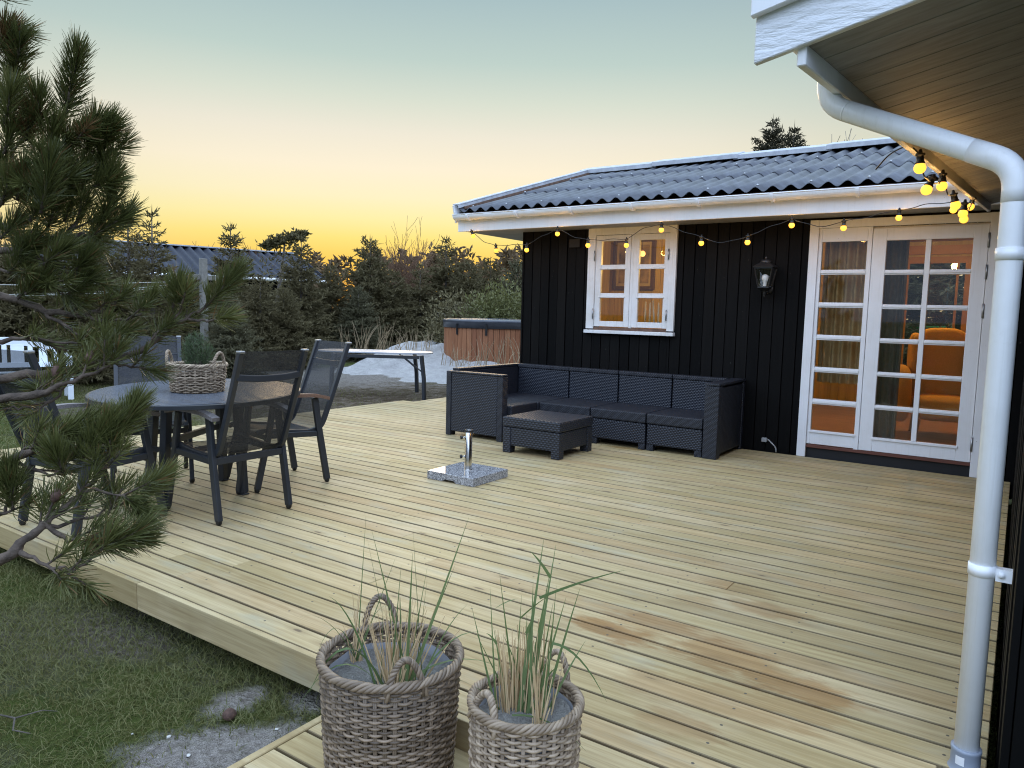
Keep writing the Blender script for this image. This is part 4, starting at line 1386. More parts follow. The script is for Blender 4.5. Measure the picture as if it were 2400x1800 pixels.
p = panel('arm_panel', (-2.336, yf_r + 0.11, 0.04), (x_r - 0.006, 7.25, ZA - 0.02), 'wicker_side')
part('post', loc_mb(lambda q: q.box((-2.345, yf_r - 0.002, 0.0), (x_r, yf_r + 0.108, ZA - 0.004))), M['wicker_side'], p, bevel=0.010, segs=2)
part('post', loc_mb(lambda q: q.box((-2.33, 7.252, 0.0), (x_r, 7.31, ZA - 0.004))), M['wicker_side'], p, bevel=0.008, segs=2)
part('top_rail', loc_mb(lambda q: q.box((-2.347, yf_r - 0.004, ZA - 0.002), (x_r + 0.002, 7.314, ZA + 0.024))), M['wicker_side'], p, bevel=0.009, segs=2)
# seats: three along the wall, the corner and the return
for a, b in zip(xd[1:-1], xd[2:]):
    panel('seat', (a + 0.005, yf_r + 0.010, 0.262), (b - 0.005, 7.163, ZS), 'wicker_side', 0.014)
    panel('seat_base', (a + 0.008, yf_r + 0.024, 0.058), (b - 0.008, 7.12, 0.256))
    for lx2 in (a + 0.008, b - 0.078):
        panel('leg', (lx2, yf_r + 0.026, 0.0), (lx2 + 0.07, yf_r + 0.09, 0.0565), 'wicker_side', 0.005)
panel('seat', (-4.82, yf_r + 0.010, 0.262), (-4.140, 7.163, ZS), 'wicker_side', 0.014)
panel('seat', (-4.82, 6.064, 0.262), (-4.146, yf_r + 0.003, ZS), 'wicker_side', 0.014)
panel('seat_base', (-4.82, 6.066, 0.045), (-4.158, 7.12, 0.256))

# ------------------------------------------------------------------ low wicker table
ct = thing('coffee_table', 'low square anthracite wicker table in front of the corner sofa', 'table', (-3.6, 5.88, 0))
x0, x1, y0_, y1_ = -3.905, -3.295, 5.575, 6.185


def cpart(n, a, b, mat='wicker_sofa', bev=0.010):
    return part(n, loc_mb(lambda q: q.box(a, b)), M[mat], ct, bevel=bev, segs=2)


M['wicker_coarse'] = weave_mat('coarse_anthracite_wicker', (0.017, 0.020, 0.028), 26, 52, 0.45)
cpart('lid', (x0 - 0.004, y0_ - 0.004, 0.243), (x1 + 0.004, y1_ + 0.004, 0.336), 'wicker_coarse', 0.014)
cpart('body', (x0 + 0.008, y0_ + 0.008, 0.068), (x1 - 0.008, y1_ - 0.008, 0.239), 'wicker_coarse')
for a in (x0, x1 - 0.085):
    for b in (y0_, y1_ - 0.085):
        cpart('leg', (a, b, 0.0), (a + 0.085, b + 0.085, 0.2385), 'wicker_coarse', 0.007)

# ------------------------------------------------------------------ parasol foot
pf = thing('parasol_base', 'square grey granite parasol foot with a short steel tube', 'parasol base', (-3.485, 4.515, 0))
gx0, gx1, gy0, gy1 = -3.710, -3.262, 4.292, 4.740
mb = MB()
GT = 0.064
nx = (-0.10, 0.04)
prof = [(gx0, 0.0), (gx0 + 0.15, 0.0), (gx0 + 0.17, 0.016), (gx0 + 0.26, 0.016), (gx0 + 0.28, 0.0), (gx1, 0.0), (gx1, GT), (gx0, GT)]
mb.prism([(x, gy0, z) for x, z in prof], (0, gy1 - gy0, 0))
part('slab', mb, M['granite'], pf, bevel=0.004, segs=2)
tc_ = (-3.493, 4.525)
tb = part('tube', loc_mb(lambda b: (b.lathe([(0.0285, GT), (0.0285, 0.372), (0.0265, 0.374), (0.0255, 0.372), (0.0255, 0.30)], (*tc_, 0), 28), b.lathe([(0.0295, GT), (0.0295, GT + 0.005), (0.0286, GT + 0.006)], (*tc_, 0), 28))), M['steel'], pf)
part('collar', loc_mb(lambda b: b.lathe([(0.0292, 0.358), (0.0305, 0.360), (0.0305, 0.376), (0.026, 0.378), (0.026, 0.30), (0.0, 0.30)], (*tc_, 0), 24)), M['black_plastic'], pf)
kd = (-RIGHT * 0.9 - Vector((0, 0.35, 0))).normalized()
kd.z = 0
kd.normalize()
for z in (0.318, 0.168):
    o_ = Vector((*tc_, z))
    k_ = part('screw', loc_mb(lambda b: (b.tube([o_ + kd * 0.026, o_ + kd * 0.052], 0.004, 8), b.tube([o_ + kd * 0.027, o_ + kd * 0.034], 0.009, 8))), M['steel'], pf)
    part('knob', loc_mb(lambda b: b.tube([o_ + kd * 0.048, o_ + kd * 0.0485, o_ + kd * 0.064, o_ + kd * 0.066], [0.008, 0.015, 0.015, 0.010], 8)), M['black_plastic'], k_)

# ------------------------------------------------------------------ dining table
dt = thing('dining_table', 'oval anthracite slatted garden table with a planted basket on it', 'table', (-4.56, 2.925, 0))
TC = Vector((-4.555, 2.925, 0))
TZ = 0.722
ea, eb, eang = 0.84, 0.652, R(-45.5)
sd = Vector((0.295, 0.955, 0)).normalized()
sn = Vector((-sd.y, sd.x, 0))
ax1, ax2 = Vector((math.cos(eang), math.sin(eang), 0)), Vector((-math.sin(eang), math.cos(eang), 0))


def ell(th, k=1.0):
    return TC + ax1 * (ea * k * math.cos(th)) + ax2 * (eb * k * math.sin(th))


def chord(v, k):
    """span of the inner ellipse along the slat direction at offset v"""
    lo = hi = None
    for u in np.linspace(-1, 1, 401):
        p = sd * u + sn * v
        e = (p.dot(ax1) / (ea * k)) ** 2 + (p.dot(ax2) / (eb * k)) ** 2
        if e <= 1:
            lo = u if lo is None else lo
            hi = u
    return lo, hi


mb = MB()
v = -0.86
while v < 0.86:
    w = 0.040
    e0, e1 = chord(v, 0.978), chord(v + w, 0.978)
    if e0[0] is not None and e1[0] is not None:
        q = []
        for t in np.linspace(0, 1, 4):
            q.append((v + w * t, chord(v + w * t, 0.978)))
        poly = [TC + sd * c[0] + sn * vv + Vector((0, 0, TZ - 0.020)) for vv, c in q] + [TC + sd * c[1] + sn * vv + Vector((0, 0, TZ - 0.020)) for vv, c in q[::-1]]
        mb.prism(poly, (0, 0, 0.020))
    v += 0.058
part('slats', mb, M['table_slat'], dt, bevel=0.0015)
mb = MB()
nn = 96
vs = []
for i in range(nn):
    th = 2 * math.pi * i / nn
    for k, z in ((1.0, TZ - 0.030), (1.0, TZ - 0.002), (0.975, TZ - 0.001), (0.975, TZ - 0.030)):
        vs.append(ell(th, k) + Vector((0, 0, z)))
mb.add(vs, [(i * 4 + k, i * 4 + (k + 1) % 4, ((i + 1) % nn) * 4 + (k + 1) % 4, ((i + 1) % nn) * 4 + k) for i in range(nn) for k in range(4)])
part('rim', mb, M['anthracite'], dt, bevel=0.003)
FEET = [Vector((-4.389, 2.549, 0)), Vector((-4.809, 3.264, 0)), Vector((-4.345, 3.105, 0)), Vector((-4.865, 2.730, 0))]
mb = MB()
for fpt in FEET:
    t = TC + (fpt - TC) * 0.92
    mb.bar(t + Vector((0, 0, TZ - 0.055)), TC + (fpt - TC) * 0.1 + Vector((0, 0, TZ - 0.055)), 0.035, 0.046)
mb.bar(FEET[0].lerp(FEET[1], 0.1) + Vector((0, 0, 0.42)), FEET[0].lerp(FEET[1], 0.9) + Vector((0, 0, 0.42)), 0.03, 0.04)
part('underframe', mb, M['anthracite'], dt)
for fpt in FEET:
    t = TC + (fpt - TC) * 0.86 + Vector((0, 0, TZ - 0.03))
    m_ = TC + (fpt - TC) * 0.93 + Vector((0, 0, 0.36))
    lg = part('leg', loc_mb(lambda b: b.path_bar([t, m_, fpt + Vector((0, 0, 0.012))], 0.052, 0.050, up=(1, 0.3, 0))), M['anthracite'], dt, bevel=0.006, segs=2)
    part('foot', loc_mb(lambda b: b.box((fpt.x - 0.03, fpt.y - 0.03, 0.0), (fpt.x + 0.03, fpt.y + 0.03, 0.012))), M['black_plastic'], lg, bevel=0.005)


# ------------------------------------------------------------------ stacking chairs
def rounded(pts, r=0.06, k=5):
    return bend(pts, r, k)


def make_chair(label, armmat, lean=1.0):
    t = thing('dining_chair', label, 'chair', (0, 0, 0), 0, 'high-backed chairs round the oval table')
    prof = [(0, -0.455, 1.030), (0, -0.395, 0.86), (0, -0.315, 0.64), (0, -0.262, 0.50), (0, -0.225, 0.415), (0, -0.12, 0.388), (0, 0.06, 0.405), (0, 0.22, 0.432), (0, 0.275, 0.410)]
    prof = rounded(prof, 0.045, 4)
    for s in (-1, 1):
        rl = part('side_rail', loc_mb(lambda b: b.path_bar([(s * 0.225, p.y, p.z) for p in prof], 0.030, 0.034, up=(0, 0.55, 0.83))), M['anthracite'], t, world=False, bevel=0.005, segs=2)
        part('end_cap', loc_mb(lambda b: b.box((s * 0.225 - 0.018, -0.478, 1.026), (s * 0.225 + 0.018, -0.436, 1.041))), M['hinge'], rl, world=False, bevel=0.005, segs=2)
        rear = [(s * 0.243, -0.165, 0.640), (s * 0.247, -0.195, 0.42), (s * 0.250, -0.262, 0.022)]
        lg = part('leg', loc_mb(lambda b: b.path_bar(rear, 0.030, 0.046, up=(0, 1, 0.1))), M['anthracite'], t, world=False, bevel=0.006, segs=2)
        part('foot', loc_mb(lambda b: b.lathe([(0.0, 0.0), (0.013, 0.002), (0.0185, 0.012), (0.0185, 0.030)], (s * 0.250, -0.262, 0), 12)), M['black_plastic'], lg, world=False)
        front = [(s * 0.247, 0.150, 0.640), (s * 0.250, 0.195, 0.40), (s * 0.255, 0.285, 0.022)]
        lg = part('leg', loc_mb(lambda b: b.path_bar(front, 0.030, 0.042, up=(0, 1, 0.1))), M['anthracite'], t, world=False, bevel=0.006, segs=2)
        part('foot', loc_mb(lambda b: b.lathe([(0.0, 0.0), (0.013, 0.002), (0.0185, 0.012), (0.0185, 0.030)], (s * 0.255, 0.285, 0), 12)), M['black_plastic'], lg, world=False)
        ar = rounded([(s * 0.262, -0.265, 0.632), (s * 0.265, -0.16, 0.660), (s * 0.272, 0.05, 0.668), (s * 0.266, 0.19, 0.652), (s * 0.262, 0.245, 0.636)], 0.06, 4)
        part('armrest', loc_mb(lambda b: b.path_bar(ar, 0.050, 0.024)), armmat, t, world=False, bevel=0.007, segs=2)
        part('side_bar', loc_mb(lambda b: b.bar((s * 0.245, -0.20, 0.372), (s * 0.249, 0.195, 0.392), 0.022, 0.040)), M['anthracite'], t, world=False, bevel=0.004)
    vs = []
    m = len(prof)
    for p in prof:
        for k in range(7):
            a = -1 + 2 * k / 6
            sagz = -0.012 * (1 - a * a)
            vs.append((a * 0.212, p.y + (sagz if p.z > 0.5 else 0), p.z + 0.006 + (sagz if p.z <= 0.5 else 0)))
    part('sling', loc_mb(lambda b: b.add(vs, [(i * 7 + k, i * 7 + k + 1, i * 7 + 8 + k, i * 7 + 7 + k) for i in range(m - 1) for k in range(6)], True)), M['sling'], t, world=False)
    mb, mb_r, mb_f = MB(), MB(), MB()
    mb.path_bar(rounded([(-0.222, -0.412, 0.885), (-0.1, -0.425, 0.872), (0.1, -0.425, 0.872), (0.222, -0.412, 0.885)], 0.05, 4), 0.020, 0.040)
    mb_r.bar((-0.245, -0.205, 0.372), (0.245, -0.205, 0.372), 0.026, 0.044)
    mb_f.bar((-0.248, 0.195, 0.375), (0.248, 0.195, 0.375), 0.024, 0.036)
    for nm_, b_ in (('head_bar', mb), ('rear_bar', mb_r), ('front_bar', mb_f)):
        part(nm_, b_, M['anthracite'], t, world=False, bevel=0.005, segs=2)
    return t


chA = make_chair('dark mesh chair nearest the parasol foot, its back turned towards it', M['arm_wood'])


def put(o, x, y, fx, fy):
    """feet centre and the way the chair faces"""
    o.location = (x, y, 0)
    o.rotation_euler = (0, 0, math.atan2(fy, fx) - math.pi / 2)


chB = copy_tree(chA)
chB['label'] = 'dark mesh chair with brownish arms at the far end of the table, facing the lawn'
for c in chB.children:
    if c.name.startswith('armrest'):
        c.data = c.data.copy()
        c.data.materials[0] = M['arm_brown']
chC = copy_tree(chA)
chC['label'] = 'dark mesh chair behind the oval table, its high back seen beside the table basket'
chD = copy_tree(chA)
chD['label'] = 'dark mesh chair at the lawn end of the table, half hidden by pine branches'
put(chA, -4.085, 2.82, -1, 0.02)
put(chB, -4.497, 3.515, -0.20, -0.98)
put(chC, -5.28, 2.985, 0.88, -0.47)
put(chD, -4.47, 2.16, -0.12, 0.99)


# ------------------------------------------------------------------ wicker baskets
def basket(root, c, r_top, r_bot, z0, z1, mat, rows, stakes, sr, rim_r, strands=4, seed=1, gap_top=0.0):
    rr = random.Random(seed)
    cx, cy = c
    mb = MB()
    H = z1 - z0
    nseg = stakes * 4
    rad = lambda z: r_bot + (r_top - r_bot) * (z - z0) / H
    for i in range(rows):
        z = z0 + sr + (H - gap_top - 2 * sr) * i / (rows - 1)
        mb.a = rr.random()
        pts = []
        ph = (i % 2) * math.pi
        jz = rr.uniform(-0.0012, 0.0012)
        w1, w2 = rr.uniform(0, 6.28), rr.uniform(0, 6.28)
        for k in range(nseg):
            th = 2 * math.pi * k / nseg
            r = rad(z) + sr * 0.95 * math.sin(stakes / 2 * th + ph) + 0.0012 * math.sin(3 * th + w1)
            pts.append((cx + r * math.cos(th), cy + r * math.sin(th), z + jz + 0.0018 * math.sin(2 * th + w2)))
        mb.tube(pts, sr * rr.uniform(0.86, 1.05), 6, closed=True)
    body = part('body', mb, mat, root, att=True)
    mb = MB()
    for k in range(stakes):
        th = 2 * math.pi * (k + 0.5) / stakes
        mb.a = rr.random() * 0.6
        for dth in (-0.012, 0.012):
            mb.tube([(cx + rad(z) * math.cos(th + dth), cy + rad(z) * math.sin(th + dth), z) for z in (z0, (z0 + z1) / 2, z1)], sr * 0.85, 6)
    part('stakes', mb, mat, body, att=True)
    # twisted rope rim
    mb = MB()
    turns = int(2 * math.pi * r_top / (rim_r * 6.2))
    n = turns * 12
    for s in range(strands):
        mb.a = rr.random()
        pts = []
        for k in range(n):
            th = 2 * math.pi * k / n
            tw = turns * th + 2 * math.pi * s / strands
            r = r_top + rim_r * 0.66 * math.cos(tw)
            pts.append((cx + r * math.cos(th), cy + r * math.sin(th), z1 + rim_r * 0.66 * math.sin(tw) + 0.002 * math.sin(5 * th + s)))
        mb.tube(pts, rim_r * 0.47, 6, closed=True)
    part('rim', mb, mat, root, att=True)
    return rad


def handle(root, c, r, z1, th, span, h, tr, mat, lean=0.0, inward=0.0, strands=3):
    cx, cy = c
    mb = MB()
    n = 40
    base = []
    for k in range(n + 1):
        t = k / n
        a = th + (t - 0.5) * span
        arch = math.sin(math.pi * t) ** 0.55
        rr_ = r - inward * arch + 0.004
        base.append(Vector((cx + rr_ * math.cos(a) , cy + rr_ * math.sin(a), z1 - 0.035 + (h + 0.035) * arch)))
    for s in range(strands):
        mb.a = 0.2 + 0.25 * s
        pts = []
        for k in range(n + 1):
            p = base[k]
            d = (base[min(k + 1, n)] - base[max(k - 1, 0)]).normalized()
            u = d.cross(Vector((math.cos(th), math.sin(th), 0))).normalized()
            v = d.cross(u)
            tw = k / n * 2 * math.pi * 6 + 2 * math.pi * s / strands
            pts.append(p + (u * math.cos(tw) + v * math.sin(tw)) * tr * 0.58)
        mb.tube(pts, tr * 0.56, 6)
    return part('handle', mb, mat, root, att=True)


def sand_fill(root, c, r, z, mat, seed=0):
    mb = MB()
    rr = random.Random(seed)
    n, m = 36, 10
    vs = [(c[0], c[1], z)]
    for j in range(1, m + 1):
        for k in range(n):
            th = 2 * math.pi * k / n
            q = r * j / m
            x, y = c[0] + q * math.cos(th), c[1] + q * math.sin(th)
            vs.append((x, y, z + 0.010 * math.sin(x * 31 + seed) * math.cos(y * 27) + rr.uniform(-0.003, 0.003) + (0.006 if j == m else 0)))
    fs = [(0, 1 + k, 1 + (k + 1) % n) for k in range(n)]
    for j in range(m - 1):
        for k in range(n):
            fs.append((1 + j * n + k, 1 + (j + 1) * n + k, 1 + (j + 1) * n + (k + 1) % n, 1 + j * n + (k + 1) % n))
    mb.add(vs, fs, True)
    return part('sand', mb, mat, root)


def lining(root, c, r, z0, z1):
    mb = MB()
    n = 40
    vs = []
    for z, q in ((z0, r - 0.004), (z1, r)):
        for k in range(n):
            th = 2 * math.pi * k / n
            vs.append((c[0] + (q + 0.002 * math.sin(9 * th)) * math.cos(th), c[1] + (q + 0.002 * math.sin(9 * th)) * math.sin(th), z + (0.004 * math.sin(5 * th) if z == z1 else 0)))
    mb.add(vs, [(k, (k + 1) % n, n + (k + 1) % n, n + k) for k in range(n)], True)
    return part('lining', mb, M['pot_lining'], root)


ZST = -0.099
b1c, b1r, b1z = (-1.485, 1.565), 0.205, 0.270
bk1 = thing('wicker_basket', 'larger brown wicker basket of sand and sparse grass on the lower step', 'basket', (*b1c, ZST), group='wicker planters on the step')
basket(bk1, b1c, b1r, 0.185, ZST, b1z, M['rattan_brown'], 35, 46, 0.0046, 0.0130, strands=5, seed=2, gap_top=0.012)
handle(bk1, b1c, b1r, b1z, math.atan2(1.705 - b1c[1], -1.672 - b1c[0]), 0.52, 0.095, 0.0095, M['rattan_brown'], inward=-0.015)
handle(bk1, b1c, b1r, b1z, math.atan2(1.455 - b1c[1], -1.325 - b1c[0]), 0.52, 0.070, 0.0095, M['rattan_brown'], inward=0.02)
sand_fill(bk1, b1c, 0.183, b1z - 0.072, M['pot_sand'], 3)
lining(bk1, b1c, 0.187, b1z - 0.13, b1z - 0.045)

b2c, b2r, b2z = (-1.030, 1.607), 0.146, 0.260
bk2 = thing('wicker_basket', 'smaller pale wicker basket full of upright reedy grass on the lower step', 'basket', (*b2c, ZST), group='wicker planters on the step')
basket(bk2, b2c, b2r, 0.138, ZST, b2z, M['rattan_pale'], 34, 34, 0.0046, 0.0120, strands=5, seed=5, gap_top=0.012)
handle(bk2, b2c, b2r, b2z, math.atan2(1.49 - b2c[1], -1.075 - b2c[0]), 0.80, 0.050, 0.010, M['rattan_pale'], inward=0.028)
handle(bk2, b2c, b2r, b2z, math.atan2(1.797 - b2c[1], -1.050 - b2c[0]) - 0.12, 0.62, 0.075, 0.0085, M['rattan_pale'], inward=-0.01)
sand_fill(bk2, b2c, 0.126, b2z - 0.045, M['pot_sand'], 9)
lining(bk2, b2c, 0.130, b2z - 0.10, b2z - 0.022)

b3c, b3r, b3z = (-4.49, 2.865), 0.178, TZ + 0.178
bk3 = thing('wicker_basket', 'round two-handled wicker basket standing on the oval table', 'basket', (*b3c, TZ), group='wicker planters')
basket(bk3, b3c, b3r, 0.160, TZ + 0.001, b3z, M['rattan_pale'], 16, 34, 0.0050, 0.013, seed=8)
wd = Vector((RIGHT.x, RIGHT.y, 0)).normalized()
for s in (-1, 1):
    a = math.atan2(wd.y * s, wd.x * s) + (0.35 if s > 0 else -0.1) * -1
    handle(bk3, b3c, b3r, b3z, a, 0.62, 0.085, 0.010, M['rattan_pale'], inward=-0.004)
sand_fill(bk3, b3c, 0.160, b3z - 0.045, M['pot_sand'], 5)
bush = thing('potted_herb', 'small bushy green plant growing in the basket on the table', 'plant', (*b3c, b3z - 0.04))


# ------------------------------------------------------------------ blades
def blade_mesh(mb, pts, w, wide=(1, 0, 0), taper=1.0):
    """thin leaf along pts: two-sided strip with a fold"""
    pts = [Vector(p) for p in pts]
    wide = Vector(wide)
    n = len(pts)
    vs = []
    for i, p in enumerate(pts):
        d = (pts[min(i + 1, n - 1)] - pts[max(i - 1, 0)]).normalized()
        s = wide - d * wide.dot(d)
        s.normalize()
        t = i / (n - 1)
        q = w * 0.5 * (1 - taper * t ** 1.6)
        vs.append(p - s * q)
        vs.append(p + s * q)
    mb.add(vs, [(2 * i, 2 * i + 1, 2 * i + 3, 2 * i + 2) for i in range(n - 1)], True)


def curve3(a, b, sag, k=8, side=(0, 0, 0)):
    a, b, side = Vector(a), Vector(b), Vector(side)
    return [a.lerp(b, i / k) + (Vector((0, 0, 1)) * sag + side) * (4 * (i / k) * (1 - i / k)) for i in range(k + 1)]


def pxo(dx, dy, d=2.4):
    """offset in metres across / up for a measured offset in the photograph at distance d"""
    return RIGHT * (dx * d / FPX) - UP * (dy * d / FPX)


rg = random.Random(31)
pl1 = thing('dune_grass', 'sparse clump of green and straw grass growing in the larger step basket', 'plant', (*b1c, b1z - 0.06), group='grasses in the step baskets')
cl1 = Vector((-1.455, 1.545, b1z - 0.075))
cl0 = Vector((-1.640, 1.575, b1z - 0.07))
gb_, db_ = MB(), MB()
# (base dx,dy  tip dx,dy relative to clump base in picture units, sag, width)
for bx, tx, ty, sag, w in ((10, 30, -265, 0, 7), (30, 55, -290, .0, 8), (25, 130, -240, .004, 7), (40, 190, -360, .0, 7), (-8, -65, -300, 0, 6), (0, -30, -235, .01, 5),
                           (-35, -120, -190, .05, 5), (45, 120, -170, .03, 5), (30, -10, -330, 0, 5), (50, 175, -110, .06, 5), (20, 260, -10, .07, 6), (-20, -190, 30, .13, 8),
                           (-40, -215, 70, .10, 7), (35, -25, -190, .0, 5), (48, 70, -330, .0, 4), (60, 85, -215, 0, 4), (15, 5, -180, .0, 6), (-25, -35, -160, 0, 5), (55, 210, 60, .05, 4), (28, 95, -250, .0, 4)):
    j = Vector((rg.uniform(-.015, .015), rg.uniform(-.02, .02), 0))
    gb_.a = rg.random()
    a = cl1 + pxo(bx, 0) + j
    b = cl1 + pxo(tx, ty) + Vector((rg.uniform(-.04, .04), rg.uniform(-.06, .06), 0))
    blade_mesh(gb_, curve3(a, b, sag), w * 0.0015, (rg.uniform(.6, 1), rg.uniform(-.5, .8), 0), 0.95)
for k in range(80):
    bx = rg.gauss(12, 26)
    h = rg.uniform(90, 190)
    db_.a = rg.random()
    a = cl1 + pxo(bx * 0.55, rg.uniform(-8, 10)) + Vector((0, rg.uniform(-.02, .02), -.01))
    b = a + pxo(bx * 1.0 + rg.uniform(-18, 18), -h) + Vector((rg.uniform(-.03, .03), rg.uniform(-.03, .03), 0))
    blade_mesh(db_, curve3(a, b, rg.uniform(-.004, .01), 5), rg.uniform(.0025, .005), (rg.uniform(.5, 1), rg.uniform(-.5, .8), 0), 0.6)
for tx, ty, sag, w in ((25, -330, 0, 4), (95, -235, .0, 4), (-70, -30, .09, 4), (-105, -110, .05, 3), (60, -120, .05, 3)):
    gb_.a = rg.random()
    blade_mesh(gb_, curve3(cl0, cl0 + pxo(tx, ty) + Vector((0, rg.uniform(-.05, .05), 0)), sag), w * .001, (1, .4, 0), 0.9)
for k in range(12):
    db_.a = rg.random()
    a = cl0 + Vector((rg.uniform(-.015, .015), rg.uniform(-.015, .015), -.01))
    blade_mesh(db_, curve3(a, a + pxo(rg.uniform(-30, 45), -rg.uniform(70, 180)), rg.uniform(-.004, .02), 5), rg.uniform(.003, .0055), (1, .4, 0), 0.7)
part('green_blades', gb_, M['blade'], pl1, att=True)
part('dry_stalks', db_, M['dry_stalk'], pl1, att=True)

pl2 = thing('dune_grass', 'dense upright clump of green and straw grass in the smaller step basket', 'plant', (*b2c, b2z - 0.04), group='grasses in the step baskets')
gb_, db_ = MB(), MB()
cl2 = Vector((-1.055, 1.62, b2z - 0.05))
cl3 = Vector((-0.965, 1.575, b2z - 0.045))
for bx, tx, ty, sag, w in ((-20, -35, -330, 0, 8), (10, 42, -395, 0, 12), (30, 62, -380, 0, 10), (20, 80, -330, .0, 12), (40, 120, -275, .004, 9), (50, 140, -290, .006, 8), (-40, -95, -255, .0, 6),
                           (-30, -115, -180, -.004, 6), (-55, -75, -290, .0, 5), (0, 20, -230, .0, 10), (25, 25, -300, .01, 9), (45, 65, -250, .01, 8), (60, 95, -300, 0, 6), (-10, 0, -270, 0, 6),
                           (5, -20, -190, .02, 6), (35, 110, -120, .03, 8), (-45, -105, -60, .01, 5), (55, 130, -150, .01, 7), (15, 40, -180, .01, 9), (-5, 60, -120, .02, 7), (-30, -40, -210, 0, 7), (40, 90, -220, 0, 6)):
    gb_.a = rg.random()
    a = cl2 + pxo(bx, 0, 2.05) + Vector((rg.uniform(-.01, .01), rg.uniform(-.03, .03), 0))
    b = cl2 + pxo(tx, ty, 2.05) + Vector((0, rg.uniform(-.06, .06), 0))
    blade_mesh(gb_, curve3(a, b, sag), w * 0.00115, (rg.uniform(.6, 1), rg.uniform(-.4, .9), 0), 0.95)
    if rg.random() < 0.2:
        blade_mesh(gb_, curve3(a.lerp(b, .8), a.lerp(b, .8) + pxo(rg.uniform(-60, 110), -rg.uniform(20, 70), 2.05), .006), w * .0009, (rg.uniform(.3, 1), .5, .4), 0.95)
blade_mesh(gb_, curve3(cl2 + pxo(45, -265, 2.05), cl2 + pxo(245, -330, 2.05), .006), .008, (.2, .3, 1), 0.95)
blade_mesh(gb_, curve3(cl3 + pxo(30, -190, 2.05), cl3 + pxo(150, -60, 2.05), .035), .007, (.6, .6, .5), 0.95)
blade_mesh(gb_, curve3(cl3, cl3 + pxo(30, -190, 2.05), .0), .005, (1, .4, 0), 0.5)
blade_mesh(gb_, curve3(cl3 + pxo(-60, -30, 2.05), cl3 + pxo(105, 50, 2.05), .03), .005, (.6, .6, .5), 0.95)
for k in range(135):
    bx = rg.gauss(5, 28)
    h = rg.uniform(80, 215)
    db_.a = rg.random()
    a = cl2 + pxo(bx, rg.uniform(-15, 15), 2.05) + Vector((0, rg.uniform(-.03, .03), -.01))
    b = a + pxo(bx * 0.25 + rg.uniform(-14, 14), -h, 2.05) + Vector((0, rg.uniform(-.02, .02), 0))
    blade_mesh(db_, curve3(a, b, rg.uniform(-.002, .004), 5), rg.uniform(.0025, .005), (rg.uniform(.5, 1), rg.uniform(-.5, .8), 0), 0.5)
for k in range(16):
    db_.a = rg.random()
    a = cl3 + Vector((rg.uniform(-.012, .012), rg.uniform(-.012, .012), -.01))
    blade_mesh(db_, curve3(a, a + pxo(rg.uniform(-30, 30), -rg.uniform(40, 170), 2.05), .0, 5), rg.uniform(.003, .006), (1, .4, 0), 0.6)
part('green_blades', gb_, M['blade'], pl2, att=True)
part('dry_stalks', db_, M['dry_stalk'], pl2, att=True)

mb, mb2 = MB(), MB()
for k in range(90):
    a = rg.uniform(0, 6.28)
    q = rg.random() ** 0.7
    base = Vector((b3c[0] + 0.03 * math.cos(a) - 0.01, b3c[1] + 0.03 * math.sin(a), b3z - 0.05))
    tip = Vector((b3c[0] + 0.115 * q * math.cos(a), b3c[1] + 0.115 * q * math.sin(a), b3z + 0.205 - 0.13 * q * q + rg.uniform(-.03, .02)))
    mb2.tube([base, base.lerp(tip, .5) + Vector((0, 0, .01)), tip], 0.0012, 4, caps=False)
    for j in range(26):
        t = 0.30 + 0.70 * j / 26
        p = base.lerp(tip, t)
        d = (tip - base).normalized()
        th = rg.uniform(0, 6.28)
        u = d.orthogonal().normalized()
        v = d.cross(u)
        mb.a = rg.random()
        blade_mesh(mb, [p, p + (u * math.cos(th) + v * math.sin(th)) * 0.012 + d * 0.010, p + (u * math.cos(th) + v * math.sin(th)) * 0.020 + d * 0.022], 0.0032, (rg.random(), rg.random(), rg.random()), 0.9)
part('foliage', mb, M['herb'], bush, att=True)
part('stem', mb2, M['bark_grey'], bush)

# ------------------------------------------------------------------ garden table beyond the terrace
F1, F2, F3 = at_z(994, 938, -0.09), at_z(977, 921, -0.09), at_z(776, 931, -0.09)
F4 = F3 + (F2 - F1)
gt = thing('garden_table', 'narrow grey-topped folding table on the bare ground beyond the terrace', 'table', ((F1.x + F3.x) / 2, (F1.y + F3.y) / 2, -0.09))
tz = 0.60
cc = (F1 + F2 + F3 + F4) / 4
ld = (F1 - F3).normalized()
ld.z = 0
wd2 = Vector((-ld.y, ld.x, 0))
HL, HW = (F1 - F3).length / 2 + 0.19, 0.36
poly = []
for k in range(64):
    a = 2 * math.pi * k / 64
    sx = math.copysign(abs(math.cos(a)) ** 0.55, math.cos(a))
    sy = math.copysign(abs(math.sin(a)) ** 0.75, math.sin(a))
    poly.append(Vector((cc.x, cc.y, tz)) + ld * (HL * sx) + wd2 * (HW * sy))
part('top', loc_mb(lambda b: b.prism(poly, (0, 0, 0.022))), M['sheet_top'], gt, bevel=0.004, segs=2)
part('apron', loc_mb(lambda b: (b.bar(F1.lerp(F3, .06) * 1 + Vector((0, 0, tz + .09 - 0.035 - 0.0)), F1.lerp(F3, .94) + Vector((0, 0, tz + .09 - 0.035)), 0.03, 0.05),)), M['anthracite'], gt)
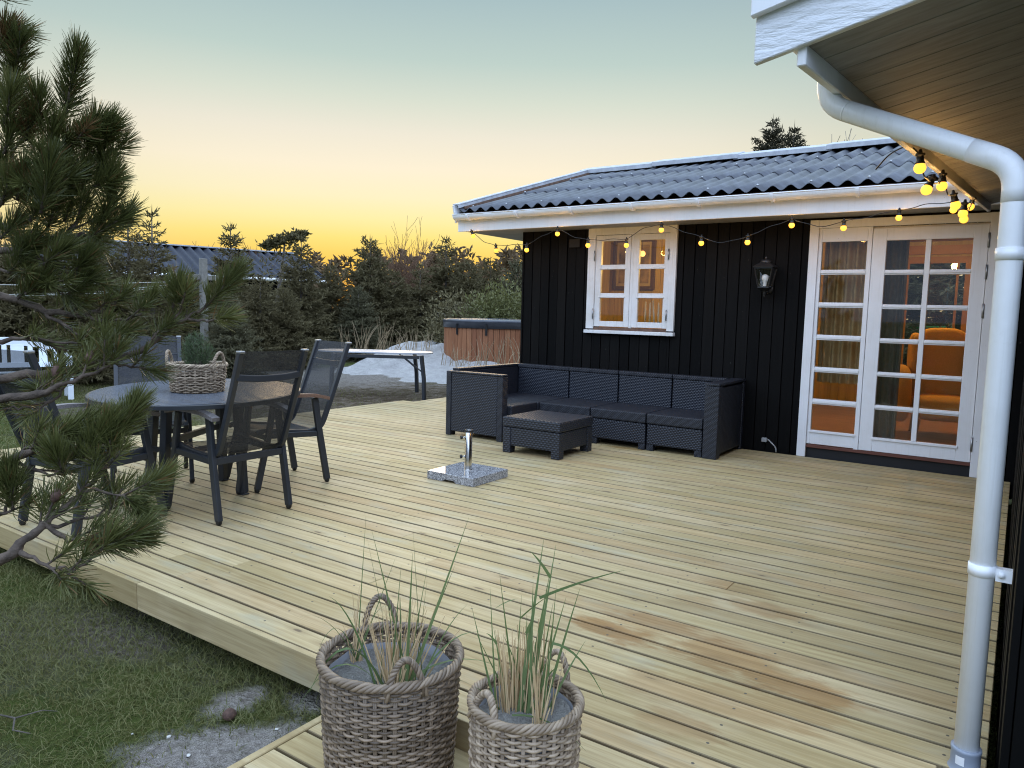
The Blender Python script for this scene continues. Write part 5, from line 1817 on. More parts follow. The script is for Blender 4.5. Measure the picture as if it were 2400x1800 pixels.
for f_, in_ in ((F1, F3), (F2, F4), (F3, F1), (F4, F2)):
    up_ = f_ + (in_ - f_).normalized() * 0.05
    up_ = Vector((up_.x, up_.y, tz - 0.002))
    lg = part('leg', loc_mb(lambda b: b.path_bar([up_, f_ * 0.5 + up_ * 0.5 + (in_ - f_).normalized() * -0.015, f_], 0.055, 0.055, up=(1, 0.2, 0))), M['anthracite'], gt, bevel=0.008)
    br_ = up_ + (in_ - f_).normalized() * 0.30
    part('brace', loc_mb(lambda b: b.bar(f_.lerp(up_, .62), Vector((br_.x, br_.y, tz - 0.01)), 0.018, 0.018)), M['anthracite'], lg)

# ------------------------------------------------------------------ hot tub
HT = at_d(1152, 800, 16.6)
hb, ht = 0.13, 0.985
tub = thing('hot_tub', 'round cedar-clad hot tub under a dark grey cover on the sand', 'hot tub', (HT.x, HT.y, hb))
mb = MB()
rr = random.Random(6)
NB = 56
for k in range(NB):
    a0, a1 = 2 * math.pi * k / NB, 2 * math.pi * (k + 0.93) / NB
    mb.a = rr.random()
    q = []
    for r_, a in ((1.06, a0), (1.06, a1), (1.035, a1), (1.035, a0)):
        q.append((HT.x + r_ * math.cos(a), HT.y + r_ * math.sin(a), hb))
    mb.prism(q, (0, 0, ht - hb))
part('cladding', mb, M['tub_wood'], tub, bevel=0.003, att=True)
part('tank', loc_mb(lambda b: b.lathe([(0.0, hb), (1.033, hb), (1.033, ht - 0.005), (0.0, ht - 0.004)], (HT.x, HT.y, 0), 48)), M['plinth'], tub)
cv = part('cover', loc_mb(lambda b: b.lathe([(1.072, ht - 0.05), (1.085, ht - 0.055), (1.088, ht + 0.06), (1.095, ht + 0.065), (1.092, ht + 0.105), (1.06, ht + 0.125), (0.5, ht + 0.150), (0.0, ht + 0.155)], (HT.x, HT.y, 0), 64)), M['tub_cover'], tub)
for ang in (-97, -60):
    a = R(ang)
    dd_ = Vector((math.cos(a), math.sin(a), 0))
    part('strap', loc_mb(lambda b: b.bar(HT * 0 + Vector((HT.x, HT.y, 0)) + dd_ * 1.094 + Vector((0, 0, ht + 0.02)), Vector((HT.x, HT.y, 0)) + dd_ * 1.075 + Vector((0, 0, ht - 0.20)), 0.045, 0.012, up=dd_)), M['black_plastic'], cv)

# ------------------------------------------------------------------ white bench on the lawn
fr_ = at_z(174, 941, -0.12)
bf = (-Vector((_f.x, _f.y, 0)).normalized() * 0.80 + Vector((_r.x, _r.y, 0)) * 0.60).normalized()
bl_ = Vector((bf.y, -bf.x, 0))
if bl_.dot(_r) > 0:
    bl_ = -bl_
bn = thing('garden_bench', 'white painted garden bench with wide back slats on the lawn', 'bench', (fr_.x, fr_.y, -0.12))
BL = 1.55


def bp(u, v, z):
    return Vector((fr_.x, fr_.y, -0.12)) + bl_ * u - bf * v + Vector((0, 0, z))


for u in (0.035, BL - 0.035):
    part('leg', loc_mb(lambda b: b.bar(bp(u, 0.035, 0), bp(u, 0.035, 0.60), 0.07, 0.07, up=bf)), M['bench_white'], bn, bevel=0.004)
    part('leg', loc_mb(lambda b: b.path_bar([bp(u, 0.47, 0), bp(u, 0.45, 0.42), bp(u, 0.53, 0.80)], 0.07, 0.06, up=bf)), M['bench_white'], bn, bevel=0.004)
    part('armrest', loc_mb(lambda b: b.path_bar([bp(u, -0.03, 0.612), bp(u, 0.25, 0.635), bp(u, 0.50, 0.655)], 0.085, 0.03)), M['bench_white'], bn, bevel=0.004)
    part('end_rail', loc_mb(lambda b: (b.bar(bp(u, 0.07, 0.36), bp(u, 0.43, 0.36), 0.03, 0.11))), M['bench_white'], bn, bevel=0.003)
mb = MB()
for k in range(5):
    v = 0.03 + k * 0.10
    mb.bar(bp(-0.01, v, 0.43 - 0.012 * k), bp(BL + 0.01, v, 0.43 - 0.012 * k), 0.085, 0.022)
part('seat', mb, M['bench_white'], bn, bevel=0.003)
mb = MB()
mb.bar(bp(0.07, 0.47, 0.50), bp(BL - 0.07, 0.47, 0.50), 0.03, 0.07)
nsl = 9
for k in range(nsl):
    u = 0.16 + (BL - 0.32) * k / (nsl - 1)
    w = 0.10 if k % 3 else 0.16
    hh = 0.70 + 0.10 * math.sin(math.pi * k / (nsl - 1))
    mb.bar(bp(u, 0.475, 0.53), bp(u, 0.515, hh), w if k % 2 else 0.06, 0.018, up=bf)
top_ = [bp(0.07 + (BL - 0.14) * k / 14, 0.525, 0.72 + 0.115 * math.sin(math.pi * k / 14) ** 0.8) for k in range(15)]
mb.path_bar(top_, 0.035, 0.11)
part('backrest', mb, M['bench_white'], bn, bevel=0.003)

# ------------------------------------------------------------------ washing line
pt = at_d(479, 800, 13.6)
pt.z = 0
wl = thing('clothes_line', 'weathered clothes line post with a cross arm and three pale lines', 'clothes line', (pt.x, pt.y, -0.1))
zc = at_d(476, 606, 13.6).z
part('post', loc_mb(lambda b: b.box((pt.x - 0.05, pt.y - 0.05, -0.15), (pt.x + 0.05, pt.y + 0.05, zc))), M['post_grey'], wl, bevel=0.006)
zz = at_d(476, 650, 13.6).z
rdir = Vector((_r.x, _r.y, 0))
fdir = Vector((_f.x, _f.y, 0)).normalized()
part('cross_arm', loc_mb(lambda b: b.bar(Vector((pt.x, pt.y, zz)) - rdir * 0.30 - fdir * 0.6, Vector((pt.x, pt.y, zz)) + rdir * 0.15 + fdir * 0.5, 0.06, 0.09)), M['post_grey'], wl, bevel=0.005)
for k, (pa, pb) in enumerate((((395, 661), (205, 662)), ((395, 668), (205, 688)), ((400, 672), (205, 692)))):
    a = at_d(pa[0], pa[1], 13.1 + 0.3 * k)
    b_ = at_d(pb[0] - 400, pb[1] + (8 if k else 2), 11.0 + 0.2 * k)
    st = Vector((pt.x, pt.y, zz + 0.03)) - rdir * 0.25 - fdir * (0.5 - 0.35 * k)
    part('line', loc_mb(lambda b: b.tube([st, a, a.lerp(b_, .33) - Vector((0, 0, .02 + 0.03 * (k > 0))), a.lerp(b_, .66) - Vector((0, 0, .03)), b_], 0.006, 5)), M['cord'], wl)

# ------------------------------------------------------------------ neighbouring house beyond the trees
NA, NB_ = at_z(396, 577, 3.6), at_z(691, 597, 3.6)
NE = at_z(664, 651, 2.42)
axis = (NB_ - NA).normalized()
down = NE - NB_
down = down - axis * down.dot(axis)
NA = NA - axis * 5.0
Ln = (NB_ - NA).length
nh = thing('neighbour_house', 'low neighbouring house with a grey corrugated roof seen over the trees', 'house', ((NA.x + NB_.x) / 2, (NA.y + NB_.y) / 2, -0.1))
mb = MB()
nn = int(Ln / 0.36 * 8)
vs = []
for row in range(2):
    for i in range(nn + 1):
        u = Ln * i / nn
        vs.append(NA + axis * u + down * row + Vector((0, 0, 0.075 * math.cos(2 * math.pi * u / 0.36))))
m = nn + 1
mb.add(vs, [(i, m + i, m + i + 1, i + 1) for i in range(nn)], True)
dn2 = Vector((-down.x, -down.y, down.z))
vs = [NA + Vector((0, 0, .02)), NB_ + Vector((0, 0, .02)), NB_ + dn2 + Vector((0, 0, .02)), NA + dn2 + Vector((0, 0, .02))]
mb.prism(vs, (0, 0, 0.04))
rf = part('roof', mb, M['roof_dark'], nh)
part('ridge_cap', loc_mb(lambda b: b.bar(NA + Vector((0, 0, .06)), NB_ + Vector((0, 0, .06)), 0.28, 0.05)), M['roof_cap'], rf)
part('verge_board', loc_mb(lambda b: b.bar(NB_ + axis * 0.02, NB_ + axis * 0.02 + down, 0.03, 0.16)), M['roof_dark'], rf)
part('gutter', loc_mb(lambda b: b.tube([NA + down * 1.02 - Vector((0, 0, .07)), NB_ + down * 1.02 - Vector((0, 0, .07))], 0.07, 10)), M['pvc'], nh)
hd = Vector((down.x, down.y, 0)).normalized()
w0 = [NA + axis * 0.4 + hd * (down.length * 0.78), NB_ - axis * 0.4 + hd * (down.length * 0.78), NB_ - axis * 0.4 - hd * (down.length * 0.78), NA + axis * 0.4 - hd * (down.length * 0.78)]
mb = MB()
mb.prism([(p.x, p.y, -0.1) for p in w0], (0, 0, 2.52))
for s in (NB_ - axis * 0.45, NA + axis * 0.45):
    mb.prism([(s.x, s.y, 3.45), (s.x + hd.x * down.length * .76, s.y + hd.y * down.length * .76, 2.425), (s.x - hd.x * down.length * .76, s.y - hd.y * down.length * .76, 2.425)], tuple(axis * 0.04))
part('wall', mb, M['black_wall'], nh, att=True)


# ------------------------------------------------------------------ trees
def strips(P0, P1, w0, w1, two=True, g=rng):
    """needle-covered twigs: tapered two-way crossed leaves from P0 to P1 (numpy)"""
    d = P1 - P0
    L = np.linalg.norm(d, axis=1, keepdims=True) + 1e-9
    d = d / L
    rnd = g.normal(size=d.shape)
    s = np.cross(d, rnd)
    s /= np.linalg.norm(s, axis=1, keepdims=True) + 1e-9
    out = []
    for k in range(2 if two else 1):
        ss = s if k == 0 else np.cross(d, s)
        out.append(np.stack([P0 - ss * w0 * 0.35, P0 + (P1 - P0) * 0.4 - ss * w0, P1 + ss * w1 * 0, P0 + (P1 - P0) * 0.4 + ss * w0], axis=1))
    return np.concatenate(out, 0)


def quads_obj(name, Q, mat, parent=None, rnd=None, kind=None):
    """Q: (n, 4, 3) local coordinates -> one mesh part"""
    n = len(Q)
    me = bpy.data.meshes.new(name)
    me.vertices.add(n * 4)
    me.vertices.foreach_set('co', Q.reshape(-1).astype(np.float32))
    me.loops.add(n * 4)
    me.loops.foreach_set('vertex_index', np.arange(n * 4, dtype=np.int32))
    me.polygons.add(n)
    me.polygons.foreach_set('loop_start', np.arange(0, n * 4, 4, dtype=np.int32))
    me.polygons.foreach_set('loop_total', np.full(n, 4, dtype=np.int32))
    a = me.attributes.new('rnd', 'FLOAT', 'POINT')
    r_ = rng.random(n) if rnd is None else rnd
    a.data.foreach_set('value', np.repeat(r_, 4).astype(np.float32))
    me.update(calc_edges=True)
    me.validate()
    me.materials.append(mat)
    o = bpy.data.objects.new(name, me)
    COL.objects.link(o)
    if parent is not None:
        o.parent = parent
    if kind: o['kind'] = kind
    return o


def spruce_crown(H, Rr, seed, dense=1.0, w=0.020, zmin=0.06, step=None):
    g = np.random.default_rng(seed)
    P0s, P1s = [], []
    z = zmin * H
    while z < H * 0.985:
        f = z / H
        nb = int((8 if f < 0.75 else 6) * dense + g.integers(0, 2))
        a0 = g.uniform(0, 6.28)
        for k in range(nb):
            az = a0 + 2 * math.pi * k / nb + g.normal() * 0.25
            l = (Rr * (1 - f) ** 0.80 * g.uniform(0.62, 1.12) + 0.07)
            el = R(-12 + 50 * f ** 1.5 + g.normal() * 8)
            d = np.array([math.cos(az) * math.cos(el), math.sin(az) * math.cos(el), math.sin(el)])
            o = np.array([0, 0, z + g.normal() * 0.03])
            m = max(2, int(l / 0.075))
            pts = np.array([o + d * (l * t) + np.array([0, 0, 0.16 * l * t * t]) for t in np.linspace(0, 1, m + 1)])
            P0s.append(pts[:-1]); P1s.append(pts[1:] + (pts[1:] - pts[:-1]) * 0.35)
            side = np.cross(d, [0, 0, 1]); side /= np.linalg.norm(side)
            for j in range(1, m):
                t = j / m
                for s in (-1, 1):
                    tl = (0.42 * l * (1 - t) + 0.07) * g.uniform(0.6, 1.15)
                    dv = d * 0.65 + side * s * 0.75 + np.array([0, 0, g.normal() * 0.25])
                    dv /= np.linalg.norm(dv)
                    q0 = pts[j]; q1 = q0 + dv * tl
                    P0s.append(q0[None]); P1s.append(q1[None])
                    for _ in range(2 + int(tl / 0.07)):
                        u = g.uniform(0.2, 0.95)
                        e = q0 + (q1 - q0) * u
                        dv2 = dv * 0.7 + g.normal(size=3) * 0.55
                        P0s.append(e[None]); P1s.append((e + dv2 * g.uniform(0.05, 0.11))[None])
        z += (0.115 + 0.05 * g.random()) * (1.0 if f < 0.7 else 1.35) * (max(0.8, H / 3.2) if step is None else step)
    # leader
    P0s.append(np.array([[0, 0, H * 0.9], [0, 0, H * 0.94]])); P1s.append(np.array([[0, 0, H * 1.0], [0.0, 0.01, H * 1.035]]))
    P0, P1 = np.concatenate(P0s), np.concatenate(P1s)
    return strips(P0, P1, w, w * 0.3, True, g)


PROTO = {}


def spruce(px, ytop, d, kind, label, name='spruce_tree', cat='tree', group='spruces along the garden edge', wide=1.0, base=None):
    p = at_d(px, ytop, d)
    zg = gheight(p.x, p.y) if base is None else base
    H = p.z - zg
    if kind not in PROTO:
        H0, R0, seed, dn, mt, w = KINDS[kind]
        t = thing(name, label, cat, (p.x, p.y, zg), group=group)
        quads_obj('crown', spruce_crown(H0, R0, seed, dn, w), M[mt], t)
        part('trunk', loc_mb(lambda b: b.tube([(0, 0, -0.1), (0.02, 0, H0 * .4), (0, 0, H0 * .97)], [0.07 * H0 / 3, 0.045 * H0 / 3, 0.006], 8)), M['bark_grey'], t, world=False)
        PROTO[kind] = (t, H0)
        o = t
    else:
        o = copy_tree(PROTO[kind][0])
        tag(o, label, cat, group)
    s = H / PROTO[kind][1] / 1.03
    o.location = (p.x, p.y, zg)
    o.scale = (s * wide, s * wide, s)
    o.rotation_euler = (0, 0, rg.uniform(0, 6.28))
    return o


#            H    R   seed dense material  twig width
KINDS = {'a': (3.0, 1.30, 1, 1.15, 'spruce', 0.0135), 'b': (3.2, 1.05, 2, 1.15, 'spruce', 0.013), 'c': (2.6, 1.45, 3, 1.25, 'spruce', 0.0135),
         'd': (3.0, 1.55, 4, 1.25, 'spruce_blue', 0.0135), 'e': (3.3, 0.85, 5, 0.8, 'spruce', 0.012)}
for a in ((355, 478, 14.0, 'e', 'slim young spruce with a bare tip, nearest the neighbouring house ridge'), (298, 470, 15.5, 'e', 'thin spiky spruce just beside the pine boughs against the yellow sky'),
          (226, 500, 15.0, 'b', 'dark spruce standing behind the hanging pine branch tips'), (140, 530, 14.5, 'a', 'broad spruce behind the thick pine boughs, above the white bench'),
          (40, 545, 14.0, 'c', 'dense spruce behind the pine, closest to the picture edge'), (540, 518, 19.0, 'b', 'pointed spruce standing in front of the neighbouring grey roof'),
          (455, 640, 15.5, 'c', 'low dark spruce just behind the clothes line post'), (610, 640, 17.0, 'a', 'bushy spruce beneath the end of the neighbouring roof'),
          (706, 545, 19.5, 'b', 'tall bluish spruce at the right end of the neighbouring roof'), (775, 612, 20.5, 'a', 'wide dark spruce behind the end of the folding table'),
          (868, 548, 21.0, 'a', 'tall spruce with a narrow tip in front of the bare fan-shaped tree'), (925, 632, 21.5, 'c', 'rounded dark spruce behind the sand bank, left of the hot tub'),
          (985, 612, 22.0, 'b', 'spruce rising directly left of the hot tub cover'), (1046, 549, 22.5, 'b', 'pointed spruce standing above the hot tub between two rounder trees'),
          (1100, 606, 22.0, 'c', 'round-topped spruce right behind the hot tub'), (1150, 600, 23.0, 'a', 'spruce under the first festoon bulbs, behind the hot tub'),
          (1215, 600, 22.0, 'd', 'bluish spruce touching the corner of the black cabin'), (540, 690, 13.2, 'd', 'low bluish spruce behind the table basket'),
          (665, 668, 17.5, 'c', 'squat dark spruce behind the mesh chair at the end of the table'), (840, 665, 20.0, 'd', 'low bluish spruce at the foot of the sand bank')):
    spruce(*a)
for k_, (px, yt, d_, R_, sd_, lab) in enumerate(((1812, 284, 25, 2.9, 41, 'dark spruce showing above the ridge of the black cabin'),
                                                (1862, 297, 24, 2.3, 42, 'second spruce tip just right of the tallest one above the cabin ridge'),
                                                (2096, 328, 25, 2.6, 43, 'dark tree crown above the cabin ridge beside the white downpipe'))):
    p = at_d(px, yt, d_)
    H_ = p.z + 0.1
    t = thing('spruce_tree', lab, 'tree', (p.x, p.y, -0.1), group='spruces beyond the cabin')
    quads_obj('crown', spruce_crown(H_, R_, sd_, 1.5, 0.014, 0.58, 1.15), M['spruce_dark'], t)
    part('trunk', loc_mb(lambda b: b.tube([(0, 0, -0.1), (0.05, 0, H_ * .5), (0, 0, H_ * .98)], [0.16, 0.10, 0.01], 8)), M['bark_grey'], t, world=False)
for i, (x, y, s, lab) in enumerate(((-2.3, 15.6, 'c', 'dark shrubby tree seen through the far door of the room'), (-0.2, 16.2, 'a', 'spruce outside the far door of the room'))):
    o = copy_tree(PROTO[s][0])
    tag(o, lab, 'tree', 'trees behind the cabin')
    o.location = (x, y, -0.1)
    o.scale = (1.9, 1.9, 1.5)


def leafy(name, label, cat, px, ytop, d, rad, mat, n=2600, size=0.05, group=None):
    p = at_d(px, ytop, d)
    zg = gheight(p.x, p.y)
    H = p.z - zg
    t = thing(name, label, cat, (p.x, p.y, zg), group=group)
    g = np.random.default_rng(int(px))
    C = []
    for k in range(26):
        a = g.uniform(0, 6.28); q = math.sqrt(g.random()) * rad * 0.75
        zz_ = H * (0.25 + 0.6 * g.random() * (1 - 0.5 * (q / rad)))
        C.append((q * math.cos(a), q * math.sin(a), zz_))
    C = np.array(C)
    idx = g.integers(0, len(C), n)
    v = g.normal(size=(n, 3)); v /= np.linalg.norm(v, axis=1, keepdims=True)
    P = C[idx] + v * (g.random((n, 1)) ** 0.5) * rad * 0.42
    P[:, 2] = np.clip(P[:, 2], 0.03, H)
    dv = v * 0.6 + g.normal(size=(n, 3)) * 0.5 + np.array([0, 0, 0.4])
    dv /= np.linalg.norm(dv, axis=1, keepdims=True)
    quads_obj('foliage', strips(P, P + dv * size * g.uniform(0.8, 1.8, (n, 1)), size * 0.30, 0, False, g), M[mat], t)
    mb = MB()
    for k in range(14):
        mb.tube([(0, 0, -0.05), tuple(C[k] * 0.5 + np.array([0, 0, 0.0])), tuple(C[k])], [0.022, 0.014, 0.005], 5)
    part('stem', mb, M['bark_grey'], t, world=False)
    return t


leafy('evergreen_bush', 'yellow-green leafy bush beside the cabin corner above the hot tub', 'bush', 1182, 648, 17.6, 1.15, 'bush', 5200, 0.075)
leafy('evergreen_bush', 'olive green bush just left of the yellow-green one behind the hot tub', 'bush', 1090, 668, 18.2, 1.0, 'spruce', 3600, 0.075)


def bare(name, label, px, ytop, d, spread, seed, mat='twig', n0=9, up=1.0, group=None, lean=0.0, rmin=0.008, base=None):
    p = at_d(px, ytop, d)
    zg = gheight(p.x, p.y) if base is None else base
    H = p.z - zg
    t = thing(name, label, 'tree', (p.x, p.y, zg), group=group)
    q = random.Random(seed)
    mb, tr = MB(), MB()

    def grow(o, dr, L, r, depth):
        pts = [o]
        dd_ = dr.copy()
        for k in range(4):
            dd_ = (dd_ + Vector((q.gauss(0, .10), q.gauss(0, .10), 0.06 * up))).normalized()
            pts.append(pts[-1] + dd_ * L / 4)
        mb.tube(pts, [max(rmin, r * (1 - .55 * k / 4)) for k in range(5)], 4, caps=False)
        if depth > 0:
            for k in range(q.randint(4, 6)):
                i = q.randint(1, 4)
                nd_ = (dd_ + Vector((q.gauss(0, .42), q.gauss(0, .42), q.gauss(0.12, .22)))).normalized()
                grow(pts[i], nd_, L * q.uniform(.38, .62), r * .5, depth - 1)

    h0 = H * 0.22
    tr.tube([(0, 0, -0.1), (0, 0, h0 * .6), (lean * .1, 0, h0)], [0.05 * H / 4, 0.04 * H / 4, 0.03 * H / 4], 8)
    for k in range(n0):
        a = q.uniform(0, 6.28)
        sp_ = spread * q.random() ** 0.6
        dr = Vector((math.cos(a) * sp_ + lean, math.sin(a) * sp_, 1)).normalized()
        grow(Vector((0, 0, h0 * q.uniform(.35, 1))), dr, (H - h0) * q.uniform(.55, .95) * (1 if sp_ < .3 else .85), 0.020 * H / 4, 2)
    zm = max(v[2] for v in mb.v)
    mb.v = [(x * min(1, 1.1 * H / zm), y * min(1, 1.1 * H / zm), z * H / zm) for x, y, z in mb.v]
    part('crown', mb, M[mat], t, world=False)
    part('trunk', tr, M['bark_grey'], t, world=False)
    return t


bare('bare_tree', 'leafless fan-shaped tree glowing orange above the hedge of spruces', 952, 502, 26, 0.34, 3, n0=52, rmin=0.008)
bare('bare_tree', 'small leafless shrub above the neighbouring roof beside the pointed spruce', 592, 552, 34, 0.6, 5, n0=22, rmin=0.008)
bare('bare_tree', 'tiny leafless shrub just over the ridge of the neighbouring roof', 465, 566, 36, 0.7, 8, n0=10, rmin=0.009)
for i, (px, yt, lab) in enumerate(((1920, 318, 'leafless tree right beside the spruce above the cabin ridge'), (1965, 306, 'tallest leafless tree above the cabin ridge'), (2010, 318, 'leafless tree in the middle of the row above the cabin ridge'),
                                   (2052, 322, 'leafless tree nearest the white downpipe above the cabin ridge'))):
    bare('bare_tree', lab, px, yt - 12, 30, 0.30, 20 + i, n0=64, group='bare trees beyond the cabin', rmin=0.011, mat='bark_pale')
# flat-topped pine leaning over the neighbouring house
fp = at_d(668, 548, 30)
zg = -0.1
tp = thing('leaning_pine', 'distant pine with a flat wind-swept top beyond the neighbouring house', 'tree', (fp.x, fp.y, zg))
g = np.random.default_rng(77)
Pp0, Pp1 = [], []
axr = np.array([_r.x, _r.y, 0.33])
for k in range(420):
    t = g.uniform(-1, 1)
    c = np.array([0, 0, fp.z - zg - 0.25]) + axr * t * 0.85 + g.normal(size=3) * np.array([.16, .16, .12]) * (1.25 - abs(t))
    for _ in range(3):
        v = g.normal(size=3); v[2] = abs(v[2])
        Pp0.append(c); Pp1.append(c + v / np.linalg.norm(v) * 0.16)
for k in range(260):
    c = np.array([_r.x, _r.y, 0]) * g.uniform(-.9, .5) + np.array([0, 0, g.uniform(1.5, fp.z - zg - 0.6)]) + g.normal(size=3) * .2
    v = g.normal(size=3)
    Pp0.append(c); Pp1.append(c + v / np.linalg.norm(v) * 0.2)
quads_obj('crown', strips(np.array(Pp0), np.array(Pp1), 0.03, 0, True, g), M['spruce'], tp)
part('trunk', loc_mb(lambda b: b.tube([(-_r.x * .4, -_r.y * .4, -.1), (-_r.x * .3, -_r.y * .3, 1.6), (0, 0, fp.z - zg - .3)], [.12, .09, .03], 8)), M['bark_grey'], tp, world=False)

# far-off wood that reads as one mass
g = np.random.default_rng(5)
Q = []
for k in range(150):
    px = g.uniform(-250, 1420)
    d = g.uniform(38, 75)
    yt = g.uniform(578, 640) if px > 780 else g.uniform(592, 650)
    p = np.array(at_d(px, yt, d))
    H = p[2] + 0.2
    n = 130
    zz_ = H * (g.random(n) ** 0.75)
    rr_ = (0.5 + 0.30 * H) * (1 - zz_ / (H * 1.05)) ** 0.7 * np.sqrt(g.random(n))
    a = g.uniform(0, 6.28, n)
    P = np.stack([p[0] + rr_ * np.cos(a), p[1] + rr_ * np.sin(a), zz_ - 0.2], 1)
    v = g.normal(size=(n, 3)); v[:, 2] = np.abs(v[:, 2]) * 0.7
    v /= np.linalg.norm(v, axis=1, keepdims=True)
    Q.append(strips(P, P + v * g.uniform(0.35, 0.75, (n, 1)), 0.11, 0, True, g))
tag(quads_obj('distant_wood', np.concatenate(Q), M['far_wood']), kind='stuff')

# ------------------------------------------------------------------ the pine in front
pine = thing('pine_tree', 'large dark pine with long needles reaching over the terrace edge in front', 'tree', (-3.05, 0.62, gheight(-3.05, 0.62)))
LIMBS = [
    [(-330, 1420, 3.1), (-150, 1345, 2.75), (0, 1310, 2.62), (45, 1278, 2.6), (92, 1240, 2.6), (132, 1205, 2.6), (182, 1165, 2.62), (232, 1112, 2.64), (268, 1045, 2.66), (300, 985, 2.66)],
    [(45, 1290, 2.6), (90, 1320, 2.55), (150, 1333, 2.5), (200, 1322, 2.48), (245, 1275, 2.48)],
    [(110, 1228, 2.6), (150, 1262, 2.58), (195, 1272, 2.56), (240, 1270, 2.55), (300, 1262, 2.55)],
    [(95, 1236, 2.6), (190, 1222, 2.62), (262, 1196, 2.65), (335, 1150, 2.68)],
    [(182, 1165, 2.62), (225, 1150, 2.6), (285, 1160, 2.58), (330, 1185, 2.56)],
    [(-330, 1010, 3.2), (-150, 968, 2.95), (0, 936, 2.86), (90, 924, 2.82), (150, 900, 2.8), (228, 870, 2.8), (262, 838, 2.8)],
    [(-330, 930, 3.3), (-150, 902, 3.05), (0, 886, 3.0), (120, 876, 2.95), (180, 860, 2.92), (258, 844, 2.9), (330, 822, 2.88), (400, 772, 2.86), (442, 742, 2.85), (488, 712, 2.85), (545, 655, 2.85)],
    [(258, 844, 2.9), (290, 858, 2.88), (350, 861, 2.86)],
    [(180, 860, 2.92), (160, 890, 2.9), (120, 940, 2.88), (60, 958, 2.86), (10, 958, 2.86)],
    [(-330, 480, 3.3), (-150, 502, 3.15), (0, 525, 3.05), (80, 563, 3.0), (160, 556, 2.98), (230, 545, 2.96), (285, 512, 2.95)],
    [(-330, 560, 3.3), (-150, 570, 3.1), (0, 584, 3.0), (100, 606, 2.95), (170, 640, 2.93), (225, 660, 2.92)],
    [(-330, 640, 3.35), (-120, 560, 3.2), (-20, 482, 3.1), (60, 425, 3.05), (110, 350, 3.0), (150, 272, 2.98), (178, 140, 2.96)],
    [(60, 425, 3.05), (150, 428, 3.0), (228, 398, 2.98), (272, 345, 2.96)],
    [(20, 450, 3.1), (30, 330, 3.08), (34, 250, 3.06), (30, 170, 3.05)],
    [(-150, 300, 3.2), (-40, 262, 3.12), (15, 225, 3.08)],
    [(-150, 110, 3.2), (-40, 85, 3.12), (28, 76, 3.08)],
    [(-150, 60, 3.2), (-30, 30, 3.1), (10, -20, 3.05)],
    [(-330, 690, 3.3), (-150, 702, 3.1), (0, 692, 3.02), (85, 722, 2.98), (190, 738, 2.95), (250, 722, 2.93), (275, 700, 2.92)],
    [(190, 738, 2.95), (260, 752, 2.92), (325, 738, 2.9), (345, 715, 2.9)],
    [(85, 722, 2.98), (150, 762, 2.94), (220, 792, 2.9), (280, 782, 2.88)],
    [(-150, 815, 3.05), (0, 800, 2.98), (80, 792, 2.95), (150, 806, 2.92), (192, 792, 2.9)],
    [(-330, 1210, 3.0), (-120, 1130, 2.8), (15, 1085, 2.72), (80, 1052, 2.7), (150, 1012, 2.68), (208, 985, 2.68)],
    [(15, 1085, 2.72), (80, 1100, 2.7), (130, 1110, 2.68), (160, 1075, 2.68)],
    [(-150, 1240, 2.85), (-20, 1215, 2.75), (20, 1180, 2.72), (28, 1120, 2.72)],
    [(232, 1112, 2.64), (250, 1090, 2.62), (262, 1030, 2.6)],
    [(400, 772, 2.86), (418, 735, 2.84), (425, 690, 2.84)],
    [(330, 822, 2.88), (352, 800, 2.86), (372, 776, 2.85)],
    [(440, 745, 2.85), (475, 752, 2.83), (508, 748, 2.82)],
    [(110, 350, 3.0), (140, 350, 2.95), (185, 330, 2.93), (232, 300, 2.92)],
    [(60, 425, 3.05), (90, 440, 2.95), (110, 420, 2.9), (118, 385, 2.88)],
    [(-60, 620, 3.1), (40, 640, 3.0), (110, 665, 2.96), (150, 690, 2.94)],
    [(160, 556, 2.98), (178, 525, 2.95), (192, 490, 2.94)],
]
TRUNK = [Vector((-3.05, 0.62, -0.3)), Vector((-3.12, 0.66, 0.5)), Vector((-3.22, 0.70, 1.2)), Vector((-3.28, 0.74, 2.0)), Vector((-3.30, 0.75, 2.9))]
part('trunk', loc_mb(lambda b: b.tube(TRUNK, [0.11, 0.10, 0.085, 0.065, 0.03], 14)), M['bark'], pine)
g = np.random.default_rng(99)
N0, N1, N2, NW = [], [], [], []
CONES = []


def shoot(base, tip, n, L, ang0=62, ang1=22, keep=0.72):
    """needles set all round a shoot from base to tip, more upright towards the tip"""
    base, tip = np.array(base), np.array(tip)
    ax = tip - base
    ln = np.linalg.norm(ax)
    ax = ax / ln
    u = np.cross(ax, [0.3, 0.2, 0.93]); u /= np.linalg.norm(u)
    v = np.cross(ax, u)
    n = int(n * keep)
    t = g.random(n) ** 0.8
    th = g.uniform(0, 2 * np.pi, n)
    an = np.radians(ang0 + (ang1 - ang0) * t + g.normal(size=n) * 9)
    ra = np.cos(th)[:, None] * u + np.sin(th)[:, None] * v
    d = np.cos(an)[:, None] * ax + np.sin(an)[:, None] * ra
    l = L * g.uniform(0.75, 1.1, n)[:, None]
    p0 = base + ax * (t * ln)[:, None]
    p1 = p0 + d * l * 0.55
    d2 = d + ax * 0.18 + np.array([0, 0, 0.05])
    d2 /= np.linalg.norm(d2, axis=1, keepdims=True)
    p2 = p1 + d2 * l * 0.45
    N0.append(p0); N1.append(p1); N2.append(p2)
    NW.append(np.full(n, g.random()))


